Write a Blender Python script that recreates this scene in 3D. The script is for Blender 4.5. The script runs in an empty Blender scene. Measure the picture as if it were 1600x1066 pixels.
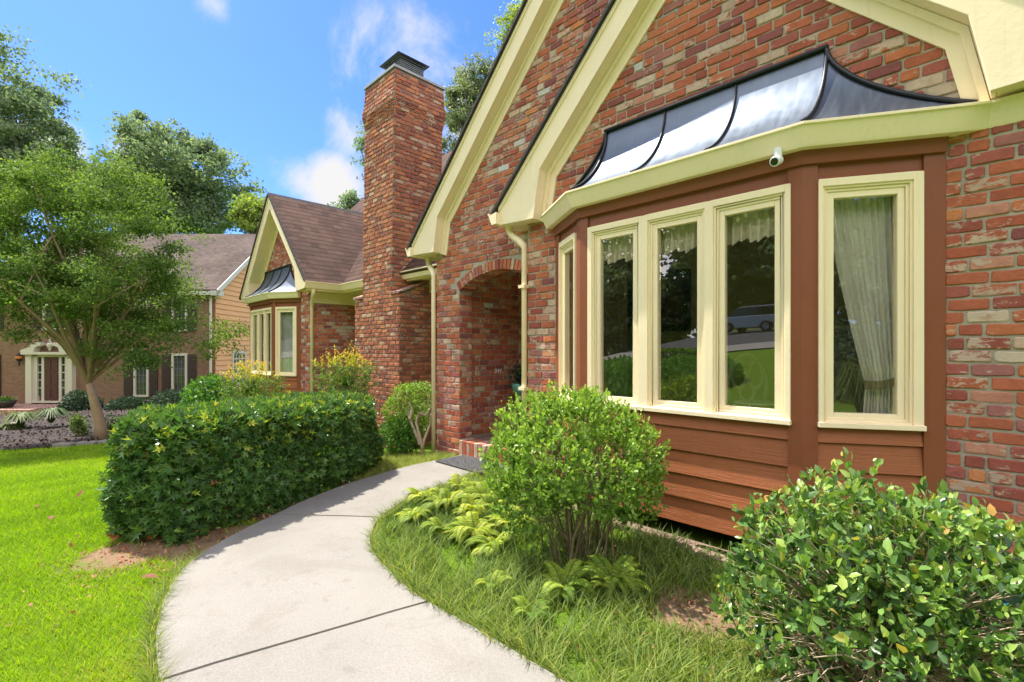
import bpy, math, random
import numpy as np
from mathutils import Vector, Matrix
R = math.radians
random.seed(7)
rng = np.random.default_rng(11)
scene = bpy.context.scene
C = scene.collection

# ------------------------------------------------------------------ camera
CAMZ = 1.30
cam_d = bpy.data.cameras.new('camera'); cam = bpy.data.objects.new('camera', cam_d); C.objects.link(cam)
cam.location = (0, 0, CAMZ)
cam.rotation_euler = (R(90), 0, R(45))
cam_d.sensor_width = 36; cam_d.lens = 36*746/1600
cam_d.shift_y = 13/1600
cam_d.clip_start = 0.05; cam_d.clip_end = 2000
scene.camera = cam

# ------------------------------------------------------------------ light
SUN_EL = 61.0
SUN_AZ = 77.0          # degrees from the facade normal (-Y) towards -X
hx, hy = -math.sin(R(SUN_AZ)), -math.cos(R(SUN_AZ))
sdir = Vector((hx*math.cos(R(SUN_EL)), hy*math.cos(R(SUN_EL)), math.sin(R(SUN_EL))))
sun_d = bpy.data.lights.new('sun', 'SUN'); sun = bpy.data.objects.new('sun', sun_d); C.objects.link(sun)
sun_d.energy = 2.75; sun_d.angle = R(0.7); sun_d.color = (1.0, 0.94, 0.84)
sun.rotation_euler = sdir.to_track_quat('Z', 'Y').to_euler()
sun.location = (-10, -10, 20)

world = bpy.data.worlds.new('World'); scene.world = world; world.use_nodes = True
wn, wl = world.node_tree.nodes, world.node_tree.links
wn.clear()
wout = wn.new('ShaderNodeOutputWorld'); bg = wn.new('ShaderNodeBackground')
sky = wn.new('ShaderNodeTexSky'); sky.sky_type = 'NISHITA'; sky.sun_disc = False
sky.sun_elevation = R(SUN_EL)
sky.sun_rotation = math.atan2(hx, hy)
sky.air_density = 1.0; sky.dust_density = 0.6; sky.ozone_density = 2.0
bg.inputs['Strength'].default_value = 0.15
wl.new(bg.outputs[0], wout.inputs[0])

scene.view_settings.view_transform = 'Standard'
scene.view_settings.look = 'None'
scene.view_settings.exposure = 1.68
scene.view_settings.gamma = 1.0
scene.cycles.max_bounces = 8
scene.cycles.transparent_max_bounces = 12
scene.cycles.caustics_reflective = False
scene.cycles.caustics_refractive = False
scene.cycles.use_denoising = True

# ------------------------------------------------------------------ coordinate helpers
# X runs along the house front, Y into the house; the camera looks along (-1, 1)
def cw(lat, D, z=0.0):
    return Vector((.70711*(lat-D), .70711*(lat+D), z))
def pxl(px, D, py):
    return cw((px-800)/746*D, D, CAMZ+(546-py)/746*D)
def grd(px, py, z=0.0):
    D = (CAMZ-z)*746/(py-546)
    return cw((px-800)/746*D, D, z)
def Hf(x, y):
    x = np.asarray(x, float); y = np.asarray(y, float)
    f = -1.9*(1-np.exp(-np.maximum(0, -x-4)/18))
    w = np.clip((x+26)/10, 0, 1)
    yy = np.maximum(0, -y-.5)
    g = .112*np.minimum(yy*yy/(yy+1.2), 42)*w
    return f+g
def H(x, y): return float(Hf(x, y))

# cloud layer over the sky, placed by direction
def sky_clouds():
    tc = wn.new('ShaderNodeTexCoord')
    nz = wn.new('ShaderNodeTexNoise'); nz.inputs['Scale'].default_value = 5.5; nz.inputs['Detail'].default_value = 8
    nz.inputs['Roughness'].default_value = .62; nz.inputs['Distortion'].default_value = .35
    wl.new(tc.outputs['Generated'], nz.inputs['Vector'])
    blobs = [(520, 290, .095, 1.1), (470, 280, .07, .8), (610, 75, .17, .68), (470, 90, .10, .45), (545, 215, .10, .62), (335, 8, .06, .65),
             (440, 265, .05, .55), (75, 240, .06, .9), (215, 245, .05, .7), (420, 60, .12, .33), (680, 120, .09, .5), (725, 215, .08, .7)]
    # unseen cloud banks outside the view, added as neutral fill light
    for k in range(26):
        a = k*2.4; e = .15+1.3*((k*37) % 10)/10
        d = Vector((math.cos(a), math.sin(a), e)).normalized()
        if d.dot(Vector((-.7071, .7071, .1)).normalized()) > .35: continue
        blobs.append((d, None, .46, 1.15))
    prev = None
    for px, py, rad, amp in blobs:
        if py is None: d = px
        else:
            d = Vector(cw((px-800)/746, 1, (546-py)/746)).normalized()
        dot = wn.new('ShaderNodeVectorMath'); dot.operation = 'DISTANCE'
        wl.new(tc.outputs['Generated'], dot.inputs[0]); dot.inputs[1].default_value = d
        mr = wn.new('ShaderNodeMapRange'); mr.interpolation_type = 'SMOOTHSTEP'
        mr.inputs['From Min'].default_value = rad*1.25; mr.inputs['From Max'].default_value = 0
        mr.inputs['To Min'].default_value = 0; mr.inputs['To Max'].default_value = amp
        wl.new(dot.outputs['Value'], mr.inputs['Value'])
        if prev is None: prev = mr.outputs[0]
        else:
            m = wn.new('ShaderNodeMath'); m.operation = 'MAXIMUM'
            wl.new(prev, m.inputs[0]); wl.new(mr.outputs[0], m.inputs[1]); prev = m.outputs[0]
    a = wn.new('ShaderNodeMath'); a.operation = 'MULTIPLY_ADD'      # mask + noise*k - c
    wl.new(nz.outputs['Fac'], a.inputs[0]); a.inputs[1].default_value = 1.9; a.inputs[2].default_value = -1.22
    b = wn.new('ShaderNodeMath'); b.operation = 'ADD'
    wl.new(a.outputs[0], b.inputs[0]); wl.new(prev, b.inputs[1])
    gate = wn.new('ShaderNodeMath'); gate.operation = 'MULTIPLY'
    sm = wn.new('ShaderNodeMapRange'); sm.interpolation_type = 'SMOOTHSTEP'
    sm.inputs['From Min'].default_value = 0.0; sm.inputs['From Max'].default_value = .62
    wl.new(b.outputs[0], sm.inputs['Value'])
    g2 = wn.new('ShaderNodeMapRange'); g2.inputs['From Min'].default_value = 0; g2.inputs['From Max'].default_value = .22
    wl.new(prev, g2.inputs['Value'])
    wl.new(sm.outputs[0], gate.inputs[0]); wl.new(g2.outputs[0], gate.inputs[1])
    # blue tint of the clear sky
    hs = wn.new('ShaderNodeMix'); hs.data_type = 'RGBA'; hs.blend_type = 'MULTIPLY'; hs.inputs[0].default_value = 1
    wl.new(sky.outputs[0], hs.inputs[6]); hs.inputs[7].default_value = (.22, .335, .60, 1)
    mx = wn.new('ShaderNodeMix'); mx.data_type = 'RGBA'
    wl.new(gate.outputs[0], mx.inputs[0]); wl.new(hs.outputs[2], mx.inputs[6])
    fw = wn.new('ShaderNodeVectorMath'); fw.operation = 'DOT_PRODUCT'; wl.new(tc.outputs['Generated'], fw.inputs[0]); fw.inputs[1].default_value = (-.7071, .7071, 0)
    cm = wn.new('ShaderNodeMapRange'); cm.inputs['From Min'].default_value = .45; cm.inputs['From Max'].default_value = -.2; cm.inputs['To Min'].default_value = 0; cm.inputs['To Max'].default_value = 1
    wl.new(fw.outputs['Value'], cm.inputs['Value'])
    cc_ = wn.new('ShaderNodeMix'); cc_.data_type = 'RGBA'; wl.new(cm.outputs[0], cc_.inputs[0]); cc_.inputs[6].default_value = (1.95, 1.93, 1.93, 1); cc_.inputs[7].default_value = (6.3, 5.9, 5.6, 1)  # out-of-view clouds made far brighter than visible ones, to fill the facade
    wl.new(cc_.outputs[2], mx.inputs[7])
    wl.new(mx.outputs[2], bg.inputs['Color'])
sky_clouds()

# ------------------------------------------------------------------ object helpers
def tag(o, label=None, cat=None, group=None, kind=None):
    if label: o['label'] = label
    if cat: o['category'] = cat
    if group: o['group'] = group
    if kind: o['kind'] = kind
    return o
def thing(name, loc, label, cat, group=None):
    o = bpy.data.objects.new(name, None); o.location = loc; o.empty_display_size = .2
    C.objects.link(o); return tag(o, label, cat, group)
def setparent(o, p):
    if p is None: return
    o.parent = p
    m = Matrix.Translation(p.location)
    q = p.parent
    if p.type != 'EMPTY':        # part meshes sit at the world origin of their thing
        m = Matrix.Identity(4)
    o.matrix_parent_inverse = m.inverted() if p.type == 'EMPTY' else Matrix.Identity(4)
def link(name, me, mat, parent=None, smooth=False):
    o = bpy.data.objects.new(name, me); C.objects.link(o)
    if mat is not None:
        for mm in (mat if isinstance(mat, (list, tuple)) else [mat]): me.materials.append(mm)
    setparent(o, parent)
    if smooth: me.polygons.foreach_set('use_smooth', [True]*len(me.polygons))
    return o
def copy_tree(o, parent=None):
    c = o.copy(); C.objects.link(c)
    if parent: c.parent = parent
    for ch in list(o.children): copy_tree(ch, c)
    return c

class MB:
    def __init__(s): s.v = []; s.f = []; s.uv = {}; s.val = {}
    def face(s, pts, uv=None, val=None):
        b = len(s.v); s.v += [tuple(p) for p in pts]; s.f.append(tuple(range(b, b+len(pts))))
        if uv: s.uv[len(s.f)-1] = uv
        if val is not None: s.val[len(s.f)-1] = val
    def hexa(s, c, val=None):
        b = len(s.v); s.v += [tuple(p) for p in c]
        for q in ((0,3,2,1), (4,5,6,7), (0,1,5,4), (1,2,6,5), (2,3,7,6), (3,0,4,7)):
            s.f.append(tuple(b+i for i in q))
            if val is not None: s.val[len(s.f)-1] = val
    def box(s, x0, x1, y0, y1, z0, z1, val=None):
        s.hexa([(x0,y0,z0),(x1,y0,z0),(x1,y1,z0),(x0,y1,z0),(x0,y0,z1),(x1,y0,z1),(x1,y1,z1),(x0,y1,z1)], val)
    def lbox(s, F, u0, u1, n0, n1, z0, z1, val=None):
        p = lambda u, n, z: F(u, n, z)
        s.hexa([p(u0,n1,z0),p(u1,n1,z0),p(u1,n0,z0),p(u0,n0,z0),p(u0,n1,z1),p(u1,n1,z1),p(u1,n0,z1),p(u0,n0,z1)], val)
    def prism(s, poly, fn, a, b):
        """poly: 2-D outline, fn(p, q, depth) -> xyz, caps at depth a and b"""
        n = len(poly); base = len(s.v)
        s.v += [tuple(fn(p, q, a)) for p, q in poly] + [tuple(fn(p, q, b)) for p, q in poly]
        s.f.append(tuple(base+i for i in range(n)))
        s.f.append(tuple(base+n+i for i in reversed(range(n))))
        for i in range(n):
            j = (i+1) % n
            s.f.append((base+i, base+n+i, base+n+j, base+j))
    def tube(s, pts, rad, seg=8, cap=True, val=None):
        pts = [Vector(p) for p in pts]
        if not hasattr(rad, '__len__'): rad = [rad]*len(pts)
        base = len(s.v); prevx = None
        for i, p in enumerate(pts):
            t = (pts[min(i+1, len(pts)-1)]-pts[max(i-1, 0)])
            if t.length < 1e-9: t = Vector((0,0,1))
            t.normalize()
            if prevx is None:
                prevx = t.orthogonal().normalized()
            x = (prevx - t*prevx.dot(t))
            x = x.normalized() if x.length > 1e-6 else t.orthogonal().normalized()
            y = t.cross(x); prevx = x
            for k in range(seg):
                a = 2*math.pi*k/seg
                s.v.append(tuple(p+(x*math.cos(a)+y*math.sin(a))*rad[i]))
        for i in range(len(pts)-1):
            for k in range(seg):
                a = base+i*seg+k; b = base+i*seg+(k+1) % seg
                s.f.append((a, b, b+seg, a+seg))
                if val is not None: s.val[len(s.f)-1] = val
        if cap:
            s.f.append(tuple(base+k for k in reversed(range(seg))))
            s.f.append(tuple(base+(len(pts)-1)*seg+k for k in range(seg)))
    def lathe(s, c, prof, seg=24):
        base = len(s.v); c = Vector(c)
        for r, z in prof:
            for k in range(seg):
                a = 2*math.pi*k/seg
                s.v.append((c.x+r*math.cos(a), c.y+r*math.sin(a), c.z+z))
        for i in range(len(prof)-1):
            for k in range(seg):
                a = base+i*seg+k; b = base+i*seg+(k+1) % seg
                s.f.append((a, b, b+seg, a+seg))
        s.f.append(tuple(base+k for k in reversed(range(seg))))
        s.f.append(tuple(base+(len(prof)-1)*seg+k for k in range(seg)))
    def grid(s, fn, nu, nv):
        base = len(s.v)
        for j in range(nv+1):
            for i in range(nu+1): s.v.append(tuple(fn(i/nu, j/nv)))
        for j in range(nv):
            for i in range(nu):
                a = base+j*(nu+1)+i; s.f.append((a, a+1, a+nu+2, a+nu+1))
    def sweep(s, prof, path, z=True):
        """prof: [(offset outward, z)], path: plan points (x, y); outward = right of the walking direction"""
        n = len(path); P = [Vector((p[0], p[1])) for p in path]
        offs = []
        for i in range(n):
            d0 = (P[i]-P[i-1]).normalized() if i > 0 else (P[1]-P[0]).normalized()
            d1 = (P[i+1]-P[i]).normalized() if i < n-1 else d0
            n0 = Vector((d0.y, -d0.x)); n1 = Vector((d1.y, -d1.x))
            m = (n0+n1)
            m = m/(m.dot(n0)) if m.length > 1e-6 else n0
            offs.append(m)
        base = len(s.v); k = len(prof)
        for i in range(n):
            for o, zz in prof: s.v.append((P[i].x+offs[i].x*o, P[i].y+offs[i].y*o, zz))
        for i in range(n-1):
            for j in range(k):
                a = base+i*k+j; b = base+i*k+(j+1) % k
                s.f.append((a, b, b+k, a+k))
        s.f.append(tuple(base+j for j in reversed(range(k))))
        s.f.append(tuple(base+(n-1)*k+j for j in range(k)))
    def build(s, name, mat, parent=None, smooth=False, bevel=0, fixn=True):
        me = bpy.data.meshes.new(name); me.from_pydata(s.v, [], s.f); me.validate()
        if fixn:
            import bmesh
            bm = bmesh.new(); bm.from_mesh(me)
            if not s.uv and not s.val: bmesh.ops.remove_doubles(bm, verts=bm.verts, dist=1e-5)
            bmesh.ops.recalc_face_normals(bm, faces=bm.faces); bm.to_mesh(me); bm.free()
        if s.uv:
            l = me.uv_layers.new(name='UVMap')
            for fi, uvs in s.uv.items():
                p = me.polygons[fi]
                for li, vi in zip(p.loop_indices, p.vertices):
                    # match by vertex order inside the face
                    l.data[li].uv = uvs[s.f[fi].index(vi)]
        if s.val:
            at = me.attributes.new('v', 'FLOAT', 'FACE')
            arr = np.zeros(len(me.polygons), 'f')
            for k, x in s.val.items(): arr[k] = x
            at.data.foreach_set('value', arr)
            if isinstance(mat, list) and len(mat) > 1:
                mi = np.zeros(len(me.polygons), 'i'); mi[list(s.val.keys())] = 1; me.polygons.foreach_set('material_index', mi)
        o = link(name, me, mat, parent, smooth)
        if bevel:
            b = o.modifiers.new('bevel', 'BEVEL'); b.width = bevel; b.segments = 2; b.limit_method = 'ANGLE'; b.angle_limit = R(40)
        return o

# ------------------------------------------------------------------ materials
class NT:
    def __init__(s, name):
        s.m = bpy.data.materials.new(name); s.m.use_nodes = True
        s.n = s.m.node_tree.nodes; s.l = s.m.node_tree.links; s.n.clear()
        s.out = s.n.new('ShaderNodeOutputMaterial')
        s.b = s.n.new('ShaderNodeBsdfPrincipled'); s.l.new(s.b.outputs[0], s.out.inputs[0])
    def math(s, op, a, b=None, c=None, clamp=False):
        n = s.n.new('ShaderNodeMath'); n.operation = op; n.use_clamp = clamp
        for i, x in enumerate((a, b, c)):
            if x is None: continue
            if isinstance(x, (int, float)): n.inputs[i].default_value = x
            else: s.l.new(x, n.inputs[i])
        return n.outputs[0]
    def noise(s, scale, detail=4, rough=.55, vec=None, dist=0, dim='3D'):
        n = s.n.new('ShaderNodeTexNoise'); n.inputs['Scale'].default_value = scale; n.inputs['Detail'].default_value = detail
        n.inputs['Roughness'].default_value = rough; n.inputs['Distortion'].default_value = dist
        s.l.new(vec if vec is not None else s.pos(), n.inputs['Vector']); return n
    def pos(s):
        if not hasattr(s, '_g'): s._g = s.n.new('ShaderNodeNewGeometry')
        return s._g.outputs['Position']
    def nor(s):
        s.pos(); return s._g.outputs['True Normal']
    def ramp(s, fac, stops, mode='LINEAR'):
        r = s.n.new('ShaderNodeValToRGB'); r.color_ramp.interpolation = mode
        e = r.color_ramp.elements
        while len(e) < len(stops): e.new(.5)
        for x, (p, c) in zip(e, stops): x.position = p; x.color = (*c, 1) if len(c) == 3 else c
        s.l.new(fac, r.inputs[0]); return r.outputs[0]
    def mix(s, fac, a, b, blend='MIX'):
        n = s.n.new('ShaderNodeMix'); n.data_type = 'RGBA'; n.blend_type = blend
        for i, x in ((0, fac), (6, a), (7, b)):
            if isinstance(x, (int, float)): n.inputs[i].default_value = x
            elif isinstance(x, tuple): n.inputs[i].default_value = (*x, 1)
            else: s.l.new(x, n.inputs[i])
        return n.outputs[2]
    def map(s, v, a, b, c=0, d=1, mode='SMOOTHSTEP'):
        n = s.n.new('ShaderNodeMapRange'); n.interpolation_type = mode
        for k, x in (('From Min', a), ('From Max', b), ('To Min', c), ('To Max', d)):
            if isinstance(x, (int, float)): n.inputs[k].default_value = x
            else: s.l.new(x, n.inputs[k])
        s.l.new(v, n.inputs['Value']); return n.outputs[0]
    def white(s, x, y, z=0.0):
        c = s.n.new('ShaderNodeCombineXYZ')
        for i, v in enumerate((x, y, z)):
            if isinstance(v, (int, float)): c.inputs[i].default_value = v
            else: s.l.new(v, c.inputs[i])
        w = s.n.new('ShaderNodeTexWhiteNoise'); w.noise_dimensions = '3D'; s.l.new(c.outputs[0], w.inputs['Vector'])
        sep = s.n.new('ShaderNodeSeparateColor'); s.l.new(w.outputs['Color'], sep.inputs[0])
        return sep.outputs
    def xyz(s, v):
        n = s.n.new('ShaderNodeSeparateXYZ'); s.l.new(v, n.inputs[0]); return n.outputs
    def comb(s, x, y, z):
        c = s.n.new('ShaderNodeCombineXYZ')
        for i, v in enumerate((x, y, z)):
            if isinstance(v, (int, float)): c.inputs[i].default_value = v
            else: s.l.new(v, c.inputs[i])
        return c.outputs[0]
    def bump(s, h, dist, strength=1.0):
        n = s.n.new('ShaderNodeBump'); n.inputs['Distance'].default_value = dist; n.inputs['Strength'].default_value = strength
        s.l.new(h, n.inputs['Height'])
        s.l.new(n.outputs[0], s.b.inputs['Normal']); return n
    def set(s, **k):
        for a, x in k.items():
            i = s.b.inputs[{'color': 'Base Color', 'rough': 'Roughness', 'metal': 'Metallic', 'spec': 'Specular IOR Level', 'coat': 'Coat Weight'}[a]]
            if isinstance(x, (int, float)): i.default_value = x
            elif isinstance(x, tuple): i.default_value = (*x, 1)
            else: s.l.new(x, i)
        return s

M = {}
def plain(name, col, rough=.6, metal=0, var=.12, scale=6, bump=.0, bscale=60, spec=.5, grime=None):
    t = NT(name)
    n = t.noise(scale, 5, .6)
    c = t.mix(n.outputs['Fac'], tuple(x*(1-var) for x in col), tuple(min(1, x*(1+var)) for x in col))
    if grime:
        g = t.noise(grime[0], 6, .7, dist=.6)
        c = t.mix(t.map(g.outputs['Fac'], .56, .75, 0, grime[2]), c, grime[1])
    r = t.map(t.noise(scale*3, 4).outputs['Fac'], .3, .7, rough*.85, min(1, rough*1.15))
    t.set(color=c, rough=r, metal=metal, spec=spec)
    if bump: t.bump(t.noise(bscale, 5, .6).outputs['Fac'], bump)
    M[name] = t.m; return t.m

def brick_mat(name, stops, mortar, BW=.168, BH=.0677, smear=.5, smearcol=(.52, .44, .33), joint=.0055, rough_edge=1.0, depth=.007, special=True, offset=0.0, pbias=0, spthr=.985):
    t = NT(name)
    P = t.xyz(t.pos()); N = t.xyz(t.nor())
    isx = t.math('GREATER_THAN', t.math('ABSOLUTE', N[0]), .7)
    u0 = t.math('ADD', t.math('MULTIPLY', P[1], isx), t.math('MULTIPLY', P[0], t.math('SUBTRACT', 1.0, isx)))
    low = t.noise(2.2, 2, .5); lc = t.xyz(low.outputs['Color'])
    hi = t.noise(38, 3, .6); hc = t.xyz(hi.outputs['Color'])
    mid = t.noise(11, 2, .6); mc = t.xyz(mid.outputs['Color'])
    u = t.math('ADD', t.math('ADD', u0, t.math('MULTIPLY_ADD', hc[0], .007*rough_edge, -.0035*rough_edge)), t.math('MULTIPLY_ADD', mc[0], .012*rough_edge, -.006*rough_edge))
    v = t.math('ADD', t.math('ADD', t.math('ADD', P[2], offset), t.math('MULTIPLY_ADD', hc[1], .006*rough_edge, -.003*rough_edge)), t.math('ADD', t.math('MULTIPLY_ADD', lc[1], .02*rough_edge, -.01*rough_edge), t.math('MULTIPLY_ADD', mc[1], .008*rough_edge, -.004*rough_edge)))
    vr = t.math('DIVIDE', t.math('ADD', v, 20.0), BH)
    row = t.math('FLOOR', vr); fv = t.math('FRACT', vr)
    wr = t.white(row, isx, 3.0)
    half = t.math('MULTIPLY', t.math('MODULO', row, 2.0), .5)
    ur = t.math('ADD', t.math('ADD', t.math('DIVIDE', t.math('ADD', u, 40.0), BW), half), t.math('MULTIPLY', wr[0], .16))
    col = t.math('FLOOR', ur); fu = t.math('FRACT', ur)
    # some bricks are broken into two short ones
    w = t.white(col, row, isx)
    w2 = t.white(col, row, t.math('ADD', isx, 7.3))
    split = t.math('LESS_THAN', w2[2], .13)
    fu2 = t.math('FRACT', t.math('MULTIPLY', fu, 2.0))
    fuX = t.math('ADD', t.math('MULTIPLY', fu2, split), t.math('MULTIPLY', fu, t.math('SUBTRACT', 1.0, split)))
    wid = t.math('SUBTRACT', BW, t.math('MULTIPLY', split, BW/2))
    sidx = t.math('MULTIPLY', split, t.math('FLOOR', t.math('MULTIPLY', fu, 2.0)))
    w = t.white(t.math('ADD', col, t.math('MULTIPLY', sidx, .5)), row, isx)
    du = t.math('MULTIPLY', t.math('MINIMUM', fuX, t.math('SUBTRACT', 1.0, fuX)), wid)
    dv = t.math('MULTIPLY', t.math('MINIMUM', fv, t.math('SUBTRACT', 1.0, fv)), BH)
    # rounded corners
    cr = .019
    ax = t.math('MAXIMUM', t.math('SUBTRACT', cr, du), 0.0); ay = t.math('MAXIMUM', t.math('SUBTRACT', cr, dv), 0.0)
    d = t.math('SUBTRACT', cr, t.math('SQRT', t.math('ADD', t.math('MULTIPLY', ax, ax), t.math('MULTIPLY', ay, ay))))
    chip = t.noise(24, 4, .7)
    d = t.math('SUBTRACT', d, t.math('MULTIPLY', t.map(chip.outputs['Fac'], .52, .8, 0, .008*rough_edge), 1.0))
    mask = t.map(d, joint-.0015, joint+.0022)
    body = t.ramp(w[0], stops, 'CONSTANT')
    # tone within a brick
    nb = t.noise(14, 6, .7, dist=.4)
    body = t.mix(t.map(nb.outputs['Fac'], .3, .72, .0, .75), body, t.mix(.65, body, (.07, .03, .022), ))
    n3 = t.noise(48, 5, .75)
    body = t.mix(t.map(n3.outputs['Fac'], .45, .75, 0, .35), body, t.mix(.5, body, (.42, .16, .075)))
    # old mortar smears
    ns = t.noise(17, 6, .72, vec=t.comb(u0, t.math('MULTIPLY', v, 1.8), t.math('MULTIPLY', w[1], 9.0)), dist=.3)
    thr = t.math('MULTIPLY_ADD', t.math('POWER', w[2], 1.6), -.30*smear/.5, .80)
    sm = t.map(ns.outputs['Fac'], thr, t.math('ADD', thr, .07))
    body = t.mix(t.math('MULTIPLY', sm, .85), body, t.mix(w[1], smearcol, tuple(x*.72 for x in smearcol)))
    if special:
        sp = t.math('GREATER_THAN', w2[0], spthr)
        body = t.mix(t.math('MULTIPLY', sp, t.map(ns.outputs['Fac'], .34, .40)), body, (.62, .63, .64))
    mn = t.noise(90, 4, .7)
    mort = t.mix(mn.outputs['Fac'], tuple(x*.7 for x in mortar), tuple(x*1.2 for x in mortar))
    mort = t.mix(t.map(t.noise(3, 4).outputs['Fac'], .4, .7, 0, .4), mort, tuple(x*.55 for x in mortar))
    t.set(color=t.mix(mask, mort, body), rough=.88, spec=.25)
    h = t.math('ADD', t.math('MULTIPLY', mask, t.math('MULTIPLY_ADD', w2[1], .3, .8)), t.math('MULTIPLY_ADD', t.noise(70, 6, .7).outputs['Fac'], .3, t.math('MULTIPLY', nb.outputs['Fac'], .35)))
    t.bump(h, depth)
    M[name] = t.m
OURS = [(0, (.28, .095, .095)), (.05, (.36, .10, .075)), (.16, (.46, .125, .075)), (.34, (.52, .155, .085)), (.5, (.58, .195, .105)), (.60, (.42, .125, .10)),
        (.68, (.58, .19, .09)), (.77, (.42, .17, .155)), (.83, (.58, .27, .19)), (.90, (.66, .26, .11)), (.935, (.62, .45, .33)), (.965, (.66, .53, .40)), (.985, (.66, .67, .68))]
brick_mat('brick', OURS, (.36, .31, .24), smear=.50, smearcol=(.62, .49, .36), rough_edge=1.5, joint=.0052, depth=.016)
RED = [(0, (.33, .11, .08)), (.2, (.46, .155, .09)), (.4, (.54, .20, .11)), (.6, (.40, .135, .085)), (.75, (.60, .24, .12)), (.88, (.30, .13, .11)), (.94, (.60, .40, .28))]
brick_mat('chimney_brick', RED, (.20, .155, .12), smear=.40, depth=.022, joint=.0085, rough_edge=1.9, spthr=.995)
brick_mat('tan_brick', [(0, (.15, .09, .06)), (.3, (.20, .12, .075)), (.55, (.25, .15, .09)), (.75, (.17, .095, .065)), (.9, (.28, .18, .12))], (.27, .23, .18), smear=.1, special=False, rough_edge=.5)
def unit_brick(name, stops, smear, smearcol=(.62, .50, .39), deep=.006):
    t = NT(name); a = t.n.new('ShaderNodeAttribute'); a.attribute_name = 'v'
    w = t.white(a.outputs['Fac'], 1.7)
    c = t.ramp(a.outputs['Fac'], stops, 'CONSTANT')
    c = t.mix(t.map(w[0], 0, 1, 0, .22), c, t.mix(.5, c, (.10, .035, .03)))
    nb = t.noise(15, 6, .7, dist=.4)
    c = t.mix(t.map(nb.outputs['Fac'], .35, .72, 0, .6), c, t.mix(.5, c, (.14, .05, .04)))
    n3 = t.noise(45, 5, .75); c = t.mix(t.map(n3.outputs['Fac'], .48, .75, 0, .4), c, t.mix(.5, c, (.60, .26, .16)))
    P = t.xyz(t.pos())
    ns = t.noise(15, 7, .74, vec=t.comb(t.math('ADD', P[0], t.math('MULTIPLY', w[1], 9.0)), P[1], t.math('MULTIPLY', P[2], 2.0)), dist=.4)
    thr = t.math('MULTIPLY_ADD', t.math('POWER', w[2], 1.8), -.34*smear, .68)
    c = t.mix(t.math('MULTIPLY', t.map(ns.outputs['Fac'], thr, t.math('ADD', thr, .06)), .85), c, t.mix(w[1], smearcol, tuple(x*.75 for x in smearcol)))
    t.set(color=c, rough=.9, spec=.2)
    t.bump(t.math('ADD', t.noise(55, 7, .72).outputs['Fac'], t.math('MULTIPLY', nb.outputs['Fac'], .8)), deep); M[name] = t.m
unit_brick('loose_brick', OURS, .8)
unit_brick('chimney_unit', RED, .6, (.58, .46, .36))
plain('mortar', (.40, .355, .285), .95, var=.3, bump=.006, bscale=70, grime=(4, (.22, .19, .15), .6)); plain('chimney_mortar', (.27, .22, .175), .95, var=.3, bump=.006, bscale=70)
BH_, BW_ = .0677, .168
def lay_bricks(mb, F, u0, u1, z0, z1, inside, seed=0, joint=.0095, prot=.008, wob=.0022, off=0.0, topf=None):
    """individual bricks standing proud of the mortar face; F(u, n, z) with n outward"""
    rs = random.Random(seed)
    r0 = int(math.floor((z0+5)/BH_)); r1 = int(math.ceil((z1+5)/BH_))
    for row in range(r0, r1):
        zb = row*BH_-5; zc = zb+BH_/2
        if zb < z0-.03 or zb+BH_ > z1+.03: continue
        sh = (.5 if row % 2 else 0)*BW_+rs.uniform(-.02, .02)+off
        u = math.floor((u0-sh)/BW_)*BW_+sh-BW_
        while u < u1:
            L = BW_
            parts = [(u, u+L)]
            if rs.random() < .10: k = rs.uniform(.4, .6); parts = [(u, u+L*k), (u+L*k, u+L)]
            u += L
            for a, b in parts:
                a = max(a, u0); b = min(b, u1)
                if b-a < .035: continue
                if not inside((a+b)/2, zc): continue
                j = joint/2
                ja, jb = a+(j if a > u0+1e-6 else 0)+rs.uniform(-.001, .0025), b-(j if b < u1-1e-6 else 0)-rs.uniform(-.001, .0025)
                dz = rs.uniform(-.0018, .0018); za, zt = zb+j+dz+rs.uniform(-.001, .002), zb+BH_-j+dz-rs.uniform(-.001, .002)
                n0 = prot+rs.uniform(-.0035, .004)
                cr = rs.uniform(.004, .010); W = jb-ja; Hh = zt-za
                pts = [(ja+cr, za), (ja+W*.36, za), (ja+W*.66, za), (jb-cr, za), (jb, za+cr), (jb, zt-cr), (jb-cr, zt), (ja+W*.66, zt), (ja+W*.33, zt), (ja+cr, zt), (ja, zt-cr), (ja, za+cr)]
                pts = [(p+rs.uniform(-wob, wob), q+rs.uniform(-wob, wob)) for p, q in pts]
                cu, cz = (ja+jb)/2, (za+zt)/2; n = len(pts)
                v = rs.random(); tilt = rs.uniform(-.0025, .0025); tv = rs.uniform(-.002, .002)
                base = len(mb.v); ins = rs.uniform(.0035, .006)
                for p, q in pts: mb.v.append(tuple(F(p, -.006, q)))
                for p, q in pts: mb.v.append(tuple(F(p, n0*.45+tilt*(p-cu)/W, q)))
                for p, q in pts:
                    pp = p+(ins if p < cu else -ins); qq = q+(ins if q < cz else -ins)
                    mb.v.append(tuple(F(pp, n0+tilt*2*(p-cu)/W+tv*(q-cz)/Hh+rs.uniform(-.0008, .0008), qq)))
                for l in range(2):
                    for i in range(n):
                        k = (i+1) % n; mb.f.append((base+l*n+i, base+l*n+k, base+(l+1)*n+k, base+(l+1)*n+i)); mb.val[len(mb.f)-1] = v
                mb.f.append(tuple(base+2*n+i for i in range(n))); mb.val[len(mb.f)-1] = v
def inpoly1(x, y, poly):
    c = False; n = len(poly)
    for i in range(n):
        x0, y0 = poly[i]; x1, y1 = poly[(i+1) % n]
        if (y0 > y) != (y1 > y) and x < (x1-x0)*(y-y0)/(y1-y0)+x0: c = not c
    return c
CREAM = (.95, .81, .56)
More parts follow.
